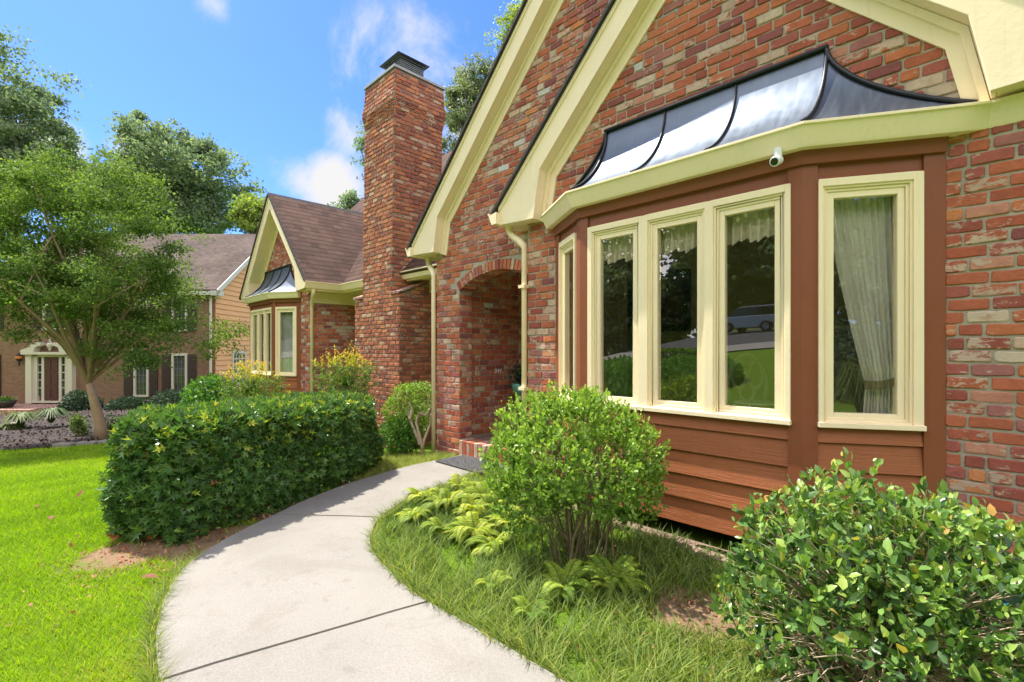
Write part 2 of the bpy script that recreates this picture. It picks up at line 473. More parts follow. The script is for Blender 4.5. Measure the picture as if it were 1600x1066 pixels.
def paint(name, col, grain=0):
    t = NT(name)
    n = t.noise(3.5, 5, .6)
    c = t.mix(n.outputs['Fac'], tuple(x*.9 for x in col), tuple(min(1, x*1.06) for x in col))
    st = t.noise(1, 4, .6, vec=t.comb(*[t.math('MULTIPLY', q, k) for q, k in zip(t.xyz(t.pos()), (45, 45, 2.5))]))
    c = t.mix(t.map(st.outputs['Fac'],   .52, .78, 0, .16), c, tuple(x*.5 for x in col))
    sp = t.noise(28, 5, .75); c = t.mix(t.map(sp.outputs['Fac'], .70, .78, 0, .2), c, tuple(x*.45 for x in col))
    t.set(color=c, rough=t.map(t.noise(12, 4).outputs['Fac'], .3, .7, .38, .6), spec=.4)
    h = t.noise(35, 5, .6).outputs['Fac']
    if grain:
        P = t.xyz(t.pos())
        wv = t.noise(1, 7, .68, vec=t.comb(t.math('MULTIPLY', P[0], 3.2), t.math('MULTIPLY', P[1], 3.2), t.math('MULTIPLY', P[2], 85)), dist=1.1)
        h = t.math('ADD', t.math('MULTIPLY', wv.outputs['Fac'], 1.0), t.math('MULTIPLY', h, .3))
        t.bump(h, grain)
    else: t.bump(h, .0012)
    M[name] = t.m
paint('cream', CREAM); paint('pale_cream', (.56, .53, .42)); paint('white_paint', (.55, .54, .50))
paint('brown_paint', (.25, .078, .034)); paint('brown_siding', (.36, .118, .046), .005)
paint('tan_siding', (.72, .38, .15), .002); paint('shutter_brown', (.055, .035, .032))
plain('dark_shingle_edge', (.045, .04, .042), .9, bump=.004, bscale=60)
def shingles(name, col, row=.14):
    t = NT(name); uvn = t.n.new('ShaderNodeUVMap'); U = t.xyz(uvn.outputs[0])
    wob = t.xyz(t.noise(9, 3).outputs['Color'])
    v = t.math('ADD', U[1], t.math('MULTIPLY_ADD', wob[0], .02, -.01))
    vr = t.math('DIVIDE', v, row); rw = t.math('FLOOR', vr); fv = t.math('FRACT', vr)
    ur = t.math('ADD', t.math('DIVIDE', U[0], .17), t.math('MULTIPLY', t.white(rw, 1.0)[0], 5.0)); cl = t.math('FLOOR', ur)
    w = t.white(cl, rw, 2.0)
    c = t.ramp(w[0], [(0, tuple(x*.62 for x in col)), (.35, col), (.7, tuple(x*1.3 for x in col)), (1, tuple(x*1.6 for x in col))])
    gr = t.noise(160, 3, .8); c = t.mix(t.map(gr.outputs['Fac'], .35, .7), tuple(x*.5 for x in col), c)
    big = t.noise(.8, 4); c = t.mix(t.map(big.outputs['Fac'], .4, .7, 0, .35), c, tuple(x*1.7 for x in col))
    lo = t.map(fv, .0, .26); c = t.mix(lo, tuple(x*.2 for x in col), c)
    t.set(color=c, rough=.93, spec=.15)
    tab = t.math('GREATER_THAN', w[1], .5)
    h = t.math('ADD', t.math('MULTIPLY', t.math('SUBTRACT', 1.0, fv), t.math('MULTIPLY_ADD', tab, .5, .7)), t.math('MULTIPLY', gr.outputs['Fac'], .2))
    t.bump(h, .035); M[name] = t.m
shingles('brown_shingles', (.115, .067, .050)); shingles('grey_brown_shingles', (.12, .09, .074))
def bay_metal():
    t = NT('bronze_sheet'); n = t.noise(3, 4); n2 = t.noise(90, 3, .8)
    P = t.xyz(t.pos()); st = t.noise(1, 5, .65, vec=t.comb(t.math('MULTIPLY', P[0], 26), t.math('MULTIPLY', P[1], 3), t.math('MULTIPLY', P[2], 3)))
    c = t.mix(n.outputs['Fac'], (.10, .13, .175), (.15, .18, .23)); c = t.mix(t.map(st.outputs['Fac'], .45, .7, 0, .3), c, (.20, .225, .26))
    t.set(color=c, metal=.8, rough=t.map(st.outputs['Fac'], .3, .7, .40, .50))
    t.bump(t.noise(4, 2).outputs['Fac'], .02, .4); M['bronze_sheet'] = t.m
bay_metal()
plain('dark_metal', (.025, .028, .035), .4, metal=.5)
plain('zinc', (.13, .15, .16), .5, metal=.4, grime=(12, (.3, .3, .3), .4))
plain('zinc_cap', (.30, .32, .33), .55, metal=.3)
def glass(name, refl, tint=(.92, .92, .90)):
    t = NT(name); t.n.remove(t.b)
    tr = t.n.new('ShaderNodeBsdfTransparent'); tr.inputs[0].default_value = (*tint, 1)
    gl = t.n.new('ShaderNodeBsdfGlossy'); gl.inputs['Roughness'].default_value = .0; gl.inputs[0].default_value = (1, 1, 1, 1)
    dt = t.n.new('ShaderNodeVectorMath'); dt.operation = 'DOT_PRODUCT'; t.l.new(t.nor(), dt.inputs[0]); t.l.new(t._g.outputs['Incoming'], dt.inputs[1])
    k = t.math('SUBTRACT', 1.0, t.math('ABSOLUTE', dt.outputs['Value']), clamp=True)
    f = t.math('ADD', t.math('MULTIPLY', t.math('POWER', k, 5.0), .9), refl+.05, clamp=True)
    bp = t.n.new('ShaderNodeBump'); bp.inputs['Distance'].default_value = .002; bp.inputs['Strength'].default_value = .25
    t.l.new(t.noise(2.2, 1).outputs['Fac'], bp.inputs['Height']); t.l.new(bp.outputs[0], gl.inputs['Normal'])
    mx = t.n.new('ShaderNodeMixShader'); t.l.new(f, mx.inputs[0]); t.l.new(tr.outputs[0], mx.inputs[1]); t.l.new(gl.outputs[0], mx.inputs[2])
    t.l.new(mx.outputs[0], t.out.inputs[0]); M[name] = t.m
glass('window_glass', .13)
plain('dark_pane', (.035, .04, .04), .08, spec=.8)
plain('room_wall', (.72, .64, .54), .9); plain('room_floor', (.12, .075, .045), .5)
plain('grey_green', (.20, .22, .17), .6); plain('black_frame', (.012, .012, .014), .35); plain('mirror_pane', (.25, .27, .27), .12, metal=.9)
plain('picture_brown', (.16, .075, .04), .6)
plain('iron_white', (.85, .80, .66), .5)
def cloth(name, col):
    t = NT(name); n = t.noise(5, 5)
    c = t.mix(n.outputs['Fac'], tuple(x*.85 for x in col), col)
    t.set(color=c, rough=.85, spec=.2); t.bump(t.noise(200, 2).outputs['Fac'], .0008)
    tl = t.n.new('ShaderNodeBsdfTranslucent'); t.l.new(c, tl.inputs[0])
    mx = t.n.new('ShaderNodeMixShader'); mx.inputs[0].default_value = .1
    t.l.new(t.b.outputs[0], mx.inputs[1]); t.l.new(tl.outputs[0], mx.inputs[2]); t.l.new(mx.outputs[0], t.out.inputs[0]); M[name] = t.m
cloth('curtain_cloth', (.88, .85, .76)); cloth('valance_cloth', (.82, .75, .56)); cloth('tie_cloth', (.16, .12, .08)); cloth('sheer_cloth', (.62, .66, .60))
def concrete(name, col):
    t = NT(name)
    c = t.mix(t.noise(1.3, 6, .62).outputs['Fac'], tuple(x*.80 for x in col), tuple(x*1.12 for x in col))
    c = t.mix(t.map(t.noise(150, 3, .8).outputs['Fac'], .38, .62, 0, 1), t.mix(.35, c, tuple(x*.4 for x in col)), c)
    c = t.mix(t.map(t.noise(1.1, 8, .7, dist=1.2).outputs['Fac'], .5, .66, 0, .3), c, (col[0]*.6, col[1]*.58, col[2]*.52))
    c = t.mix(t.map(t.noise(4.5, 7, .75, dist=.7).outputs['Fac'], .54, .70, 0, .4), c, (col[0]*.62, col[1]*.60, col[2]*.54))
    c = t.mix(t.map(t.noise(60, 4, .7).outputs['Fac'], .68, .74, 0, .6), c, (.12, .10, .08))
    vo = t.n.new('ShaderNodeTexVoronoi'); vo.feature = 'DISTANCE_TO_EDGE'; vo.inputs['Scale'].default_value = .75
    wv = t.noise(3.5, 5, .7); wx = t.n.new('ShaderNodeVectorMath'); wx.operation = 'MULTIPLY_ADD'; t.l.new(wv.outputs['Color'], wx.inputs[0]); wx.inputs[1].default_value = (.35, .35, .35); t.l.new(t.pos(), wx.inputs[2]); t.l.new(wx.outputs[0], vo.inputs['Vector'])
    ck = t.math('MULTIPLY', t.map(vo.outputs['Distance'], .0012, .0035, 1, 0), t.map(t.noise(.9, 2).outputs['Fac'], .60, .66))
    c = t.mix(t.math('MULTIPLY', ck, .6), c, (.10, .085, .07))
    sp2 = t.noise(11, 3, .5); c = t.mix(t.map(sp2.outputs['Fac'], .66, .74, 0, .28), c, (col[0]*.5, col[1]*.48, col[2]*.42))
    t.set(color=c, rough=.9, spec=.25)
    t.bump(t.math('ADD', t.noise(170, 4, .75).outputs['Fac'], t.math('MULTIPLY', t.noise(24, 4).outputs['Fac'], .8)), .0035); M[name] = t.m
concrete('concrete', (.335, .315, .278)); concrete('footing', (.30, .20, .16)); concrete('stone', (.36, .27, .20)); concrete('kerb_stone', (.30, .28, .25))
plain('asphalt', (.055, .055, .058), .9, bump=.003, bscale=120)
def ground_mat():
    t = NT('ground_soil_and_turf')
    P = t.xyz(t.pos())
    n = t.noise(1.6, 6, .65, dist=.3)
    soil = t.mix(t.noise(30, 6, .7).outputs['Fac'], (.17, .105, .06), (.40, .27, .17))
    chips = t.noise(75, 4, .8); soil = t.mix(t.map(chips.outputs['Fac'], .6, .68, 0, .6), soil, (.5, .40, .28))
    turf = t.mix(t.noise(2.4, 5).outputs['Fac'], (.10, .19, .012), (.17, .28, .02))
    turf = t.mix(t.map(t.noise(60, 4).outputs['Fac'], .4, .6, 0, .4), turf, (.07, .13, .02))
    # bare soil: the bed in front of the bay and the patch at the hedge's near end
    def disc(c, r0, r1):
        d = t.n.new('ShaderNodeVectorMath'); d.operation = 'DISTANCE'; t.l.new(t.comb(P[0], P[1], 0.0), d.inputs[0]); d.inputs[1].default_value = (c[0], c[1], 0)
        return t.map(t.math('ADD', d.outputs['Value'], t.math('MULTIPLY_ADD', n.outputs['Fac'], .7, -.35)), r0, r1, 1, 0)
    f = disc(SOIL[0], SOIL[0][2]-.1, SOIL[0][2]+.05)
    for s in SOIL[1:]: f = t.math('MAXIMUM', f, disc(s, s[2]-.1, s[2]+.05))
    t.set(color=t.mix(f, turf, soil), rough=.95, spec=.1)
    t.bump(t.noise(45, 6, .7).outputs['Fac'], .02); M['ground'] = t.m
a = grd(215, 862); b_ = grd(1090, 960); c_ = grd(330, 850); d_ = grd(450, 790); e_ = grd(1050, 850)
SOIL = [(a.x, a.y, .36), (c_.x, c_.y, .38), (d_.x, d_.y, .4), (b_.x, b_.y, .30), (-.4, 2.3, .35), (.3, 2.6, .6)]
ground_mat()
plain('mulch', (.045, .032, .025), .95, var=.5, scale=25, bump=.04, bscale=30)
plain('bark_tan', (.36, .25, .16), .85, var=.3, scale=9, bump=.01, bscale=30)
plain('bark_grey', (.15, .12, .09), .9, var=.3, scale=9, bump=.02, bscale=20)
plain('twig', (.27, .19, .12), .85, var=.35, scale=20, bump=.003, bscale=60)
plain('stem_brown', (.22, .17, .10), .85, var=.4, scale=20, bump=.003, bscale=60); plain('pale_twig', (.46, .36, .25), .85, var=.25, scale=20, bump=.003, bscale=60)
plain('red_paint_door', (.085, .035, .03), .5)
plain('teal_plastic', (.01, .28, .46), .35); plain('white_plastic', (.78, .80, .82), .35)
plain('green_glaze', (.09, .28, .22), .3); plain('black_rubber', (.02, .02, .022), .8, bump=.002)
plain('car_silver', (.45, .47, .50), .3, metal=.4); plain('car_glass', (.015, .018, .02), .05)
plain('amber_lamp', (.6, .2, .04), .3); plain('dark_pot', (.03, .027, .024), .6)
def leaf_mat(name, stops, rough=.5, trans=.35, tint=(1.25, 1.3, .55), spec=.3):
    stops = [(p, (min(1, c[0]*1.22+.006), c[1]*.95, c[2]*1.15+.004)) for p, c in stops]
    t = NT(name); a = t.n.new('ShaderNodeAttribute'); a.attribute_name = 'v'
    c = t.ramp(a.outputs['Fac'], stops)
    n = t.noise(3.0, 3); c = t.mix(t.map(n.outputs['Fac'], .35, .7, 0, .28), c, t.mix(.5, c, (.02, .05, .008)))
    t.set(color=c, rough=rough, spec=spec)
    tl = t.n.new('ShaderNodeBsdfTranslucent'); t.l.new(t.mix(1.0, c, tint, 'MULTIPLY'), tl.inputs[0])
    mx = t.n.new('ShaderNodeMixShader'); mx.inputs[0].default_value = trans
    t.l.new(t.b.outputs[0], mx.inputs[1]); t.l.new(tl.outputs[0], mx.inputs[2]); t.l.new(mx.outputs[0], t.out.inputs[0])
    M[name] = t.m
leaf_mat('holly_leaf', [(0, (.04, .13, .035)), (.45, (.09, .25, .05)), (.8, (.20, .42, .05)), (.93, (.40, .58, .06)), (1, (.46, .20, .07))], .27, .32)
leaf_mat('boxwood_leaf', [(0, (.07, .19, .03)), (.4, (.17, .38, .05)), (.75, (.32, .59, .08)), (1, (.52, .78, .14))], .33, .40, (1.15, 1.2, .5))
leaf_mat('glossy_leaf', [(0, (.02, .075, .02)), (.35, (.055, .16, .035)), (.6, (.15, .36, .06)), (.84, (.30, .52, .08)), (.95, (.46, .50, .09)), (1, (.55, .24, .09))], .30, .30, spec=.42)
leaf_mat('nandina_leaf', [(0, (.05, .14, .05)), (.45, (.15, .30, .04)), (.7, (.50, .58, .06)), (1, (.78, .36, .09))], .5, .4)
leaf_mat('camellia_leaf', [(0, (.03, .13, .025)), (.6, (.09, .30, .035)), (1, (.26, .50, .05))], .3, .3)
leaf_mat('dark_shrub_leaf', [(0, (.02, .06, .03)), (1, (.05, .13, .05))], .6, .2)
leaf_mat('myrtle_leaf', [(0, (.06, .15, .035)), (.6, (.14, .30, .05)), (1, (.26, .42, .08))], .6, .45, spec=.15)
leaf_mat('oak_leaf', [(0, (.10, .19, .11)), (.6, (.19, .33, .16)), (1, (.32, .47, .21))], .75, .5, (1.2, 1.3, .7), .12)
leaf_mat('pine_leaf', [(0, (.10, .18, .10)), (.6, (.19, .31, .16)), (1, (.34, .46, .24))], .5, .4)
leaf_mat('lime_leaf', [(0, (.14, .28, .06)), (.6, (.26, .42, .09)), (1, (.42, .56, .12))], .45, .5, (1.15, 1.25, .5))
leaf_mat('juniper_leaf', [(0, (.05, .20, .03)), (1, (.16, .46, .05))], .6, .3)
leaf_mat('fern_leaf', [(0, (.12, .28, .03)), (.6, (.30, .50, .04)), (1, (.50, .66, .06))], .5, .42)
leaf_mat('lawn_blade', [(0, (.14, .33, .010)), (.5, (.245, .49, .012)), (.9, (.34, .60, .025)), (1, (.42, .52, .10))], .5, .45, (1.1, 1.2, .3))
leaf_mat('bed_blade', [(0, (.07, .17, .04)), (.5, (.20, .36, .07)), (.9, (.40, .54, .10)), (1, (.52, .48, .22))], .5, .42)
leaf_mat('dark_chip', [(0, (.02, .018, .012)), (1, (.13, .10, .06))], .8, .05)
leaf_mat('liriope_blade', [(0, (.03, .10, .02)), (1, (.17, .27, .06))], .5, .35)
leaf_mat('dry_leaf', [(0, (.16, .07, .03)), (1, (.45, .28, .12))], .7, .2)

# ------------------------------------------------------------------ numpy scatter
def np_mesh(name, V, faces, nper, vals, mat, parent=None):
    """V: (N,k,3) instance vertices, faces: template faces, vals: (N,)"""
    N, k, _ = V.shape
    me = bpy.data.meshes.new(name)
    me.vertices.add(N*k); me.vertices.foreach_set('co', V.reshape(-1).astype('f'))
    sizes = [len(f) for f in faces]; flat = np.concatenate([np.array(f) for f in faces])
    L = len(flat)
    loops = (flat[None, :]+(np.arange(N)*k)[:, None]).reshape(-1)
    me.loops.add(N*L); me.loops.foreach_set('vertex_index', loops.astype('i'))
    st = np.concatenate([[0], np.cumsum(sizes)[:-1]])
    starts = (st[None, :]+(np.arange(N)*L)[:, None]).reshape(-1)
    me.polygons.add(N*len(faces)); me.polygons.foreach_set('loop_start', starts.astype('i'))
    me.update(calc_edges=True)
    at = me.attributes.new('v', 'FLOAT', 'FACE')
    at.data.foreach_set('value', np.repeat(np.clip(vals, 0, 1), len(faces)).astype('f'))
    return link(name, me, mat, parent)
def nrm(a): return a/np.maximum(np.linalg.norm(a, axis=-1, keepdims=True), 1e-9)
T_DIAMOND = (np.array([(0,0,0), (-.32,.45,.09), (0,1,-.05), (.32,.45,.09)]), [(0,3,2), (0,2,1)])
T_LEAF = (np.array([(0,0,0), (-.24,.3,.07), (-.2,.68,.06), (0,1,-.08), (.2,.68,.06), (.24,.3,.07), (0,.35,-.01), (0,.7,-.02)]),
          [(0,5,6), (0,6,1), (5,4,7,6), (1,6,7,2), (4,3,7), (2,7,3)])
T_HOLLY = (np.array([(0,0,0), (-.10,.16,.03), (-.46,.36,.22), (-.12,.44,.03), (-.44,.80,.22), (-.10,.74,.02), (0,1.22,-.10),
                     (.10,.74,.02), (.44,.80,.22), (.12,.44,.03), (.46,.36,.22), (.10,.16,.03), (0,.45,-.06)]),
           [(0,11,12), (0,12,1), (11,10,9,12), (1,12,3,2), (9,8,7,12), (3,12,5,4), (7,6,12), (5,12,6)])
def scatter(name, P, out, size, tmpl, vals, mat, parent=None, tipout=.5, nrand=.5, up=.3, width=1.0):
    N = len(P)
    out = nrm(out)
    y = nrm(rng.normal(size=(N, 3)) + out*tipout*2 + np.array([0, 0, up]))
    n = nrm(out + np.array([0, 0, .6]) + rng.normal(size=(N, 3))*nrand)
    x = nrm(np.cross(y, n)); n = np.cross(x, y)
    T, F = tmpl
    s = size[:, None, None]
    V = P[:, None, :] + s*(T[None, :, 0:1]*x[:, None, :]*width + T[None, :, 1:2]*y[:, None, :] + T[None, :, 2:3]*n[:, None, :])
    return np_mesh(name, V, F, 0, vals, mat, parent)
def in_poly(px, py, poly):
    r = np.zeros(len(px), bool); n = len(poly)
    for i in range(n):
        x0, y0 = poly[i][0], poly[i][1]; x1, y1 = poly[(i+1) % n][0], poly[(i+1) % n][1]
        c = ((y0 > py) != (y1 > py)) & (px < (x1-x0)*(py-y0)/((y1-y0) if abs(y1-y0) > 1e-12 else 1e-12)+x0)
        r ^= c
    return r
def vnoise(P, sc, seed=0):
    """cheap smooth pseudo-noise from summed sines"""
    q = P*sc; r = np.zeros(len(P)); g = np.random.default_rng(seed)
    for k in range(6):
        d = g.normal(size=3); r += np.sin(q@d+g.uniform(0, 6.28))
    return r/6

# ================================================================== OUR HOUSE
house = thing('brick_house', (-4.5, 4.0, 0), 'red brick house with cream gable trim, arched porch, bay windows and brick chimney', 'house')
FX = lambda p, q, d: (p, d, q)     # outline in X-Z, depth along Y

# --- near gable wall with the hole for the bay
YW = 3.43
mb = MB()
mb.prism([(-3.21,-.15), (-2.83,-.15), (-2.83,2.5), (-.17,2.5), (-.17,-.15), (.21,-.15), (.21,2.93), (-1.5,4.64), (-3.21,2.93)], FX, YW, YW+.218)
mb.prism([(-2.83,-.15), (-.17,-.15), (-.17,.06), (-2.83,.06)], FX, YW+.12, YW+.2)
GP = [(-3.25,-.15), (-2.83,-.15), (-2.83,2.54), (-.17,2.54), (-.17,-.15), (.25,-.15), (.25,2.90), (-1.5,4.62), (-3.25,2.90)]
lay_bricks(mb, lambda u, n, z: (u, YW-n, z), -3.214, -2.845, -.1, 2.6, lambda u, z: z < 2.58, 1)
lay_bricks(mb, lambda u, n, z: (u, YW-n, z), -.168, .214, -.1, 2.6, lambda u, z: z < 2.58, 2)
lay_bricks(mb, lambda u, n, z: (u, YW-n, z), -3.25, .25, 2.6, 4.7, lambda u, z: inpoly1(u, z, GP), 3)
lay_bricks(mb, lambda u, n, z: (.21+n, u, z), YW, YW+.22, -.1, 2.7, lambda u, z: True, 4)
mb.build('wall', [M['mortar'], M['loose_brick']], house)
mb = MB(); mb.box(.0, .21, 3.65, 11, -.15, 2.6); mb.build('wall', M['brick'], house)

# --- porch gable wall with the arch
YA = 3.65
ax, az, AR, RT = -3.9, .926, 1.264, .112
a0 = math.asin(.65/AR)
arc = lambda r, n=24: [(ax+r*math.sin(-a0+2*a0*i/n), az+r*math.cos(-a0+2*a0*i/n)) for i in range(n+1)]
def zfar(x): return 2.677+1.02*(x+5.356)
outer = arc(AR+RT)
poly = [(-5.01,-.4), (-4.55,-.4), (-4.55, az+AR*math.cos(a0))] + outer + [(-3.25, az+AR*math.cos(a0)), (-3.25,-.4), (-3.205,-.4), (-3.205,2.62), (.6,2.62), (.6, 2.9), (-2.2, zfar(-2.2)-.06), (-5.01, zfar(-5.01)-.06)]
mb = MB(); mb.prism(poly, FX, YA, YA+.19)
def in_arch(u, z):
    if not inpoly1(u, z, [(-5.04,-.4), (-3.15,-.4), (-3.15,2.6), (.3,2.6), (-2.2, zfar(-2.2)-.05), (-5.04, zfar(-5.04)-.05)]): return False
    if u > -3.52 and z < 2.56+(u+3.52): return u < -3.15 and z > 2.0 and math.hypot(u-ax, z-az) > AR+RT+.015
    if -4.56 < u < -3.24 and z < az+AR*math.cos(a0): return False
    return not (abs(u-ax) < .75 and math.hypot(u-ax, z-az) < AR+RT+.03 and z > 1.9)
lay_bricks(mb, lambda u, n, z: (u, YA-n, z), -5.014, -4.545, -.35, 1.99, lambda u, z: True, 5)
lay_bricks(mb, lambda u, n, z: (u, YA-n, z), -5.014, .6, 1.99, 5.4, in_arch, 6)
lay_bricks(mb, lambda u, n, z: (-4.55+n, u, z), YA-.004, YA+.19, .2, 1.99, lambda u, z: True, 7)
mb.build('wall', [M['mortar'], M['loose_brick']], house)
# arch ring: separate bricks on edge with mortar behind
mb = MB(); mo = MB()
nb = 24
for i in range(nb):
    t0 = -a0+2*a0*(i+.10)/nb; t1 = -a0+2*a0*(i+.90)/nb
    ro = AR+RT+random.uniform(-.006, .004); ri = AR+random.uniform(-.004, .003)
    q = [(ax+r*math.sin(t), az+r*math.cos(t)) for r, t in ((ri, t0), (ri, t1), (ro, t1), (ro, t0))]
    y0 = YA-.008-random.uniform(0, .005)
    vv = random.random()
    mb.hexa([(q[0][0],y0,q[0][1]), (q[1][0],y0,q[1][1]), (q[1][0],YA+.2,q[1][1]), (q[0][0],YA+.2,q[0][1]),
             (q[3][0],y0,q[3][1]), (q[2][0],y0,q[2][1]), (q[2][0],YA+.2,q[2][1]), (q[3][0],YA+.2,q[3][1])], vv)
o = arc(AR+.008); oo = arc(AR+RT-.002)
mo.prism(o+oo[::-1], FX, YA+.002, YA+.188)
ar = mb.build('brick_arch', M['loose_brick'], house, bevel=.003); mo.build('mortar_bed', M['mortar'], ar)

# --- alcove behind the arch, main wall and interior
mb = MB()
mb.box(-4.82, -4.62, YA+.19, 4.75, -.3, 2.45)
mb.box(-3.2, -3.1, YA+.19, 4.75, -.1, 2.45)
lay_bricks(mb, lambda u, n, z: (-4.62+n, u, z), YA+.19, 4.75, .18, 2.38, lambda u, z: True, 8)
lay_bricks(mb, lambda u, n, z: (u, 4.75-n, z), -4.62, -3.2, .18, 2.38, lambda u, z: True, 9)
mb.build('wall', [M['mortar'], M['loose_brick']], house)
mb = MB(); mb.box(-9.15, -3.1, 4.75, 4.93, -1.2, 2.6)
lay_bricks(mb, lambda u, n, z: (u, 4.75-n, z), -9.15, -7.9, -.5, 2.3, lambda u, z: True, 10)
mb.build('wall', [M['mortar'], M['loose_brick']], house)
mb = MB(); mb.box(-4.62, -3.2, YA+.19, 4.75, 2.36, 2.42); mb.build('porch_ceiling', M['cream'], house)
mb = MB(); mb.box(-4.62, -3.2, YA+.02, 4.75, -.2, .185); mb.build('porch_floor', M['footing'], house)
mb = MB(); x = -4.54
while x < -3.3:
    w = .058; mb.box(x, x+w, YA-.018, YA+.195, .02+random.uniform(0, .008), .20+random.uniform(-.004, .004), random.random()); x += w+.011
st = mb.build('brick_step', M['loose_brick'], house, bevel=.003)
mo = MB(); mo.box(-4.545, -3.26, YA-.008, YA+.185, -.2, .193); mo.build('mortar_bed', M['mortar'], st)
# side wall of the porch block and the dark garage side behind
mb = MB(); mb.box(-5.01, -4.83, YA+.19, 4.75, -.6, 2.6); mb.build('wall', M['brick'], house)
# room
mb = MB()
mb.box(-3.09, -3.04, 3.66, 4.93, 0, 2.7); mb.box(-6.0, -3.04, 4.93, 4.98, 0, 2.7); mb.box(-6.05, -6.0, 4.93, 5.65, 0, 2.7)
mb.box(-6.0, 0, 5.6, 5.65, 0, 2.7); mb.box(-.05, -.001, 3.66, 5.6, 0, 2.7)
mb.box(-3.04, -.05, 3.66, 4.93, 2.61, 2.66); mb.box(-6.0, -.05, 4.98, 5.6, 2.61, 2.66)
mb.build('interior_wall', M['room_wall'], house)
mb = MB(); mb.box(-3.04, -.05, 3.66, 4.98, .3, .38); mb.box(-6.0, -.05, 4.98, 5.6, .3, .38); mb.build('interior_floor', M['room_floor'], house)

# --- rake boards with eave returns
def rake(name_parent, Xe, Xp, top, slope, Yr, Yw, sgn, boxz, kink=None, fas=.28, bw=.45, inner=None):
    """one side of a gable. top(x): fascia top line; sgn=+1 for the left side (rising to +X)"""
    T = lambda x: top(x)
    xb = Xe+sgn*.045; xo = xb+sgn*bw; xi = xo+sgn*.08
    low = lambda x: T(x)-fas
    zk = low(xi)
    poly = [(xb, T(xb)), (xb, boxz), (xo, boxz-.02), (xi, zk), (Xp, low(Xp)), (Xp, T(Xp))]
    mb = MB(); mb.prism(poly, FX, Yr, Yr+.025)
    # second thin board at the top of the fascia
    poly2 = [(xb-sgn*.004, T(xb)+.003), (xb-sgn*.004, T(xb)-.045), (Xp, T(Xp)-.045), (Xp, T(Xp)+.003)]
    mb.prism(poly2, FX, Yr-.014, Yr+.001)
    # soffit, box side and box bottom
    mb.prism([(xo, boxz-.02), (xi, zk), (Xp, low(Xp)), (Xp, low(Xp)+.02), (xi-sgn*.02, zk+.02), (xo-sgn*.02, boxz-.02)], FX, Yr+.025, Yw)
    mb.prism([(xb, boxz), (xo-sgn*.02, boxz-.019), (xo-sgn*.02, boxz+.0), (xb, boxz+.02)], FX, Yr+.025, Yw+.3)
    mb.prism([(xb, T(xb)), (xb+sgn*.02, T(xb)), (xb+sgn*.02, boxz+.02), (xb, boxz+.02)], FX, Yr+.025, Yw+.3)
    mb.build('bargeboard', M['cream'], house, bevel=.003)
    # frieze on the wall
    fw = .115
    mb = MB()
    mb.prism([(xo+sgn*.001, boxz-.03), (xi+sgn*.001, zk-.002), (Xp, low(Xp)-.002), (Xp, low(Xp)-fw*1.42), (xi+sgn*fw*.8, zk-fw*.6), (xo+sgn*fw*.8, boxz-.06)], FX, Yw-.022, Yw+.001)
    mb.prism([(xo+sgn*.002, boxz-.03), (xi+sgn*.002, zk-.002), (Xp, low(Xp)-.002), (Xp, low(Xp)-.04), (xi+sgn*.035, zk-.025), (xo+sgn*.035, boxz-.04)], FX, Yw-.045, Yw-.022)
    mb.build('frieze', M['cream'], house, bevel=.002)
# near gable
tl = lambda x: x+6.165; tr_ = lambda x: 3.165-x
rake(house, -3.50, -1.5, tl, 1, 3.28, YW, 1, 2.54)
rake(house, .50, -1.5, tr_, 1, 3.28, YW, -1, 2.575)
# porch gable
tf = lambda x: zfar(x)-.03
rake(house, -5.38, -2.2, tf, 1.02, 3.50, YA, 1, 2.53)
# wing gable
YWG = 3.75; WX = -10.68
tw1 = lambda x: 4.53+1.05*(x-WX); tw2 = lambda x: 4.53-1.05*(x-WX)
rake(house, -12.62, WX, tw1, 1.05, 3.48, YWG, 1, 2.42)
rake(house, -8.76, WX, tw2, 1.05, 3.48, YWG, -1, 2.42)

# --- roofs
def roof_plane(pts, name='roof', mat='brown_shingles', th=.035):
    """pts: 4 corners, first edge is the eave"""
    p = [Vector(q) for q in pts]; n = (p[1]-p[0]).cross(p[3]-p[0]).normalized()
    if n.z < 0: n = -n
    e = (p[1]-p[0]).normalized(); s = n.cross(e); s = s if s.z > 0 else -s
    mb = MB()
    uv = [((q-p[0]).dot(e)+50, (q-p[0]).dot(s)+50) for q in p]
    mb.face([q+n*th for q in p], uv=uv)
    for i in range(4):
        j = (i+1) % 4
        mb.face([p[i], p[j], p[j]+n*th, p[i]+n*th], uv=[(50.0, 50.01)]*4)
    mb.face([q for q in p][::-1], uv=[(50.0, 50.01)]*4)
    o = mb.build(name, [M[mat]], house, fixn=False)
    return o
def edge_strip(x0, z0, x1, z1, y, th=.028):
    """dark shingle edge along a rake"""
    mb = MB(); d = Vector((x1-x0, z1-z0)).normalized(); n = Vector((-d.y, d.x)); n = n if n.y > 0 else -n
    pts = []
    N = 60
    for i in range(N+1):
        t = i/N; pts.append((x0+(x1-x0)*t, z0+(z1-z0)*t))
    up = [(p[0]+n.x*(th+.006*((i*7) % 3-1)), p[1]+n.y*(th+.006*((i*7) % 3-1))) for i, p in enumerate(pts)]
    mb.prism([(q[0], q[1]+.002) for q in pts]+up[::-1], FX, y, y+.12)
    mb.build('shingle_edge', M['dark_shingle_edge'], house)
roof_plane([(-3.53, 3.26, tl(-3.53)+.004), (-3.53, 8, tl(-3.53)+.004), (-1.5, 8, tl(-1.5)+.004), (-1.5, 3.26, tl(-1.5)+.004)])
roof_plane([(.53, 3.26, tr_(.53)+.004), (.53, 8, tr_(.53)+.004), (-1.5, 8, tr_(-1.5)+.004), (-1.5, 3.26, tr_(-1.5)+.004)])
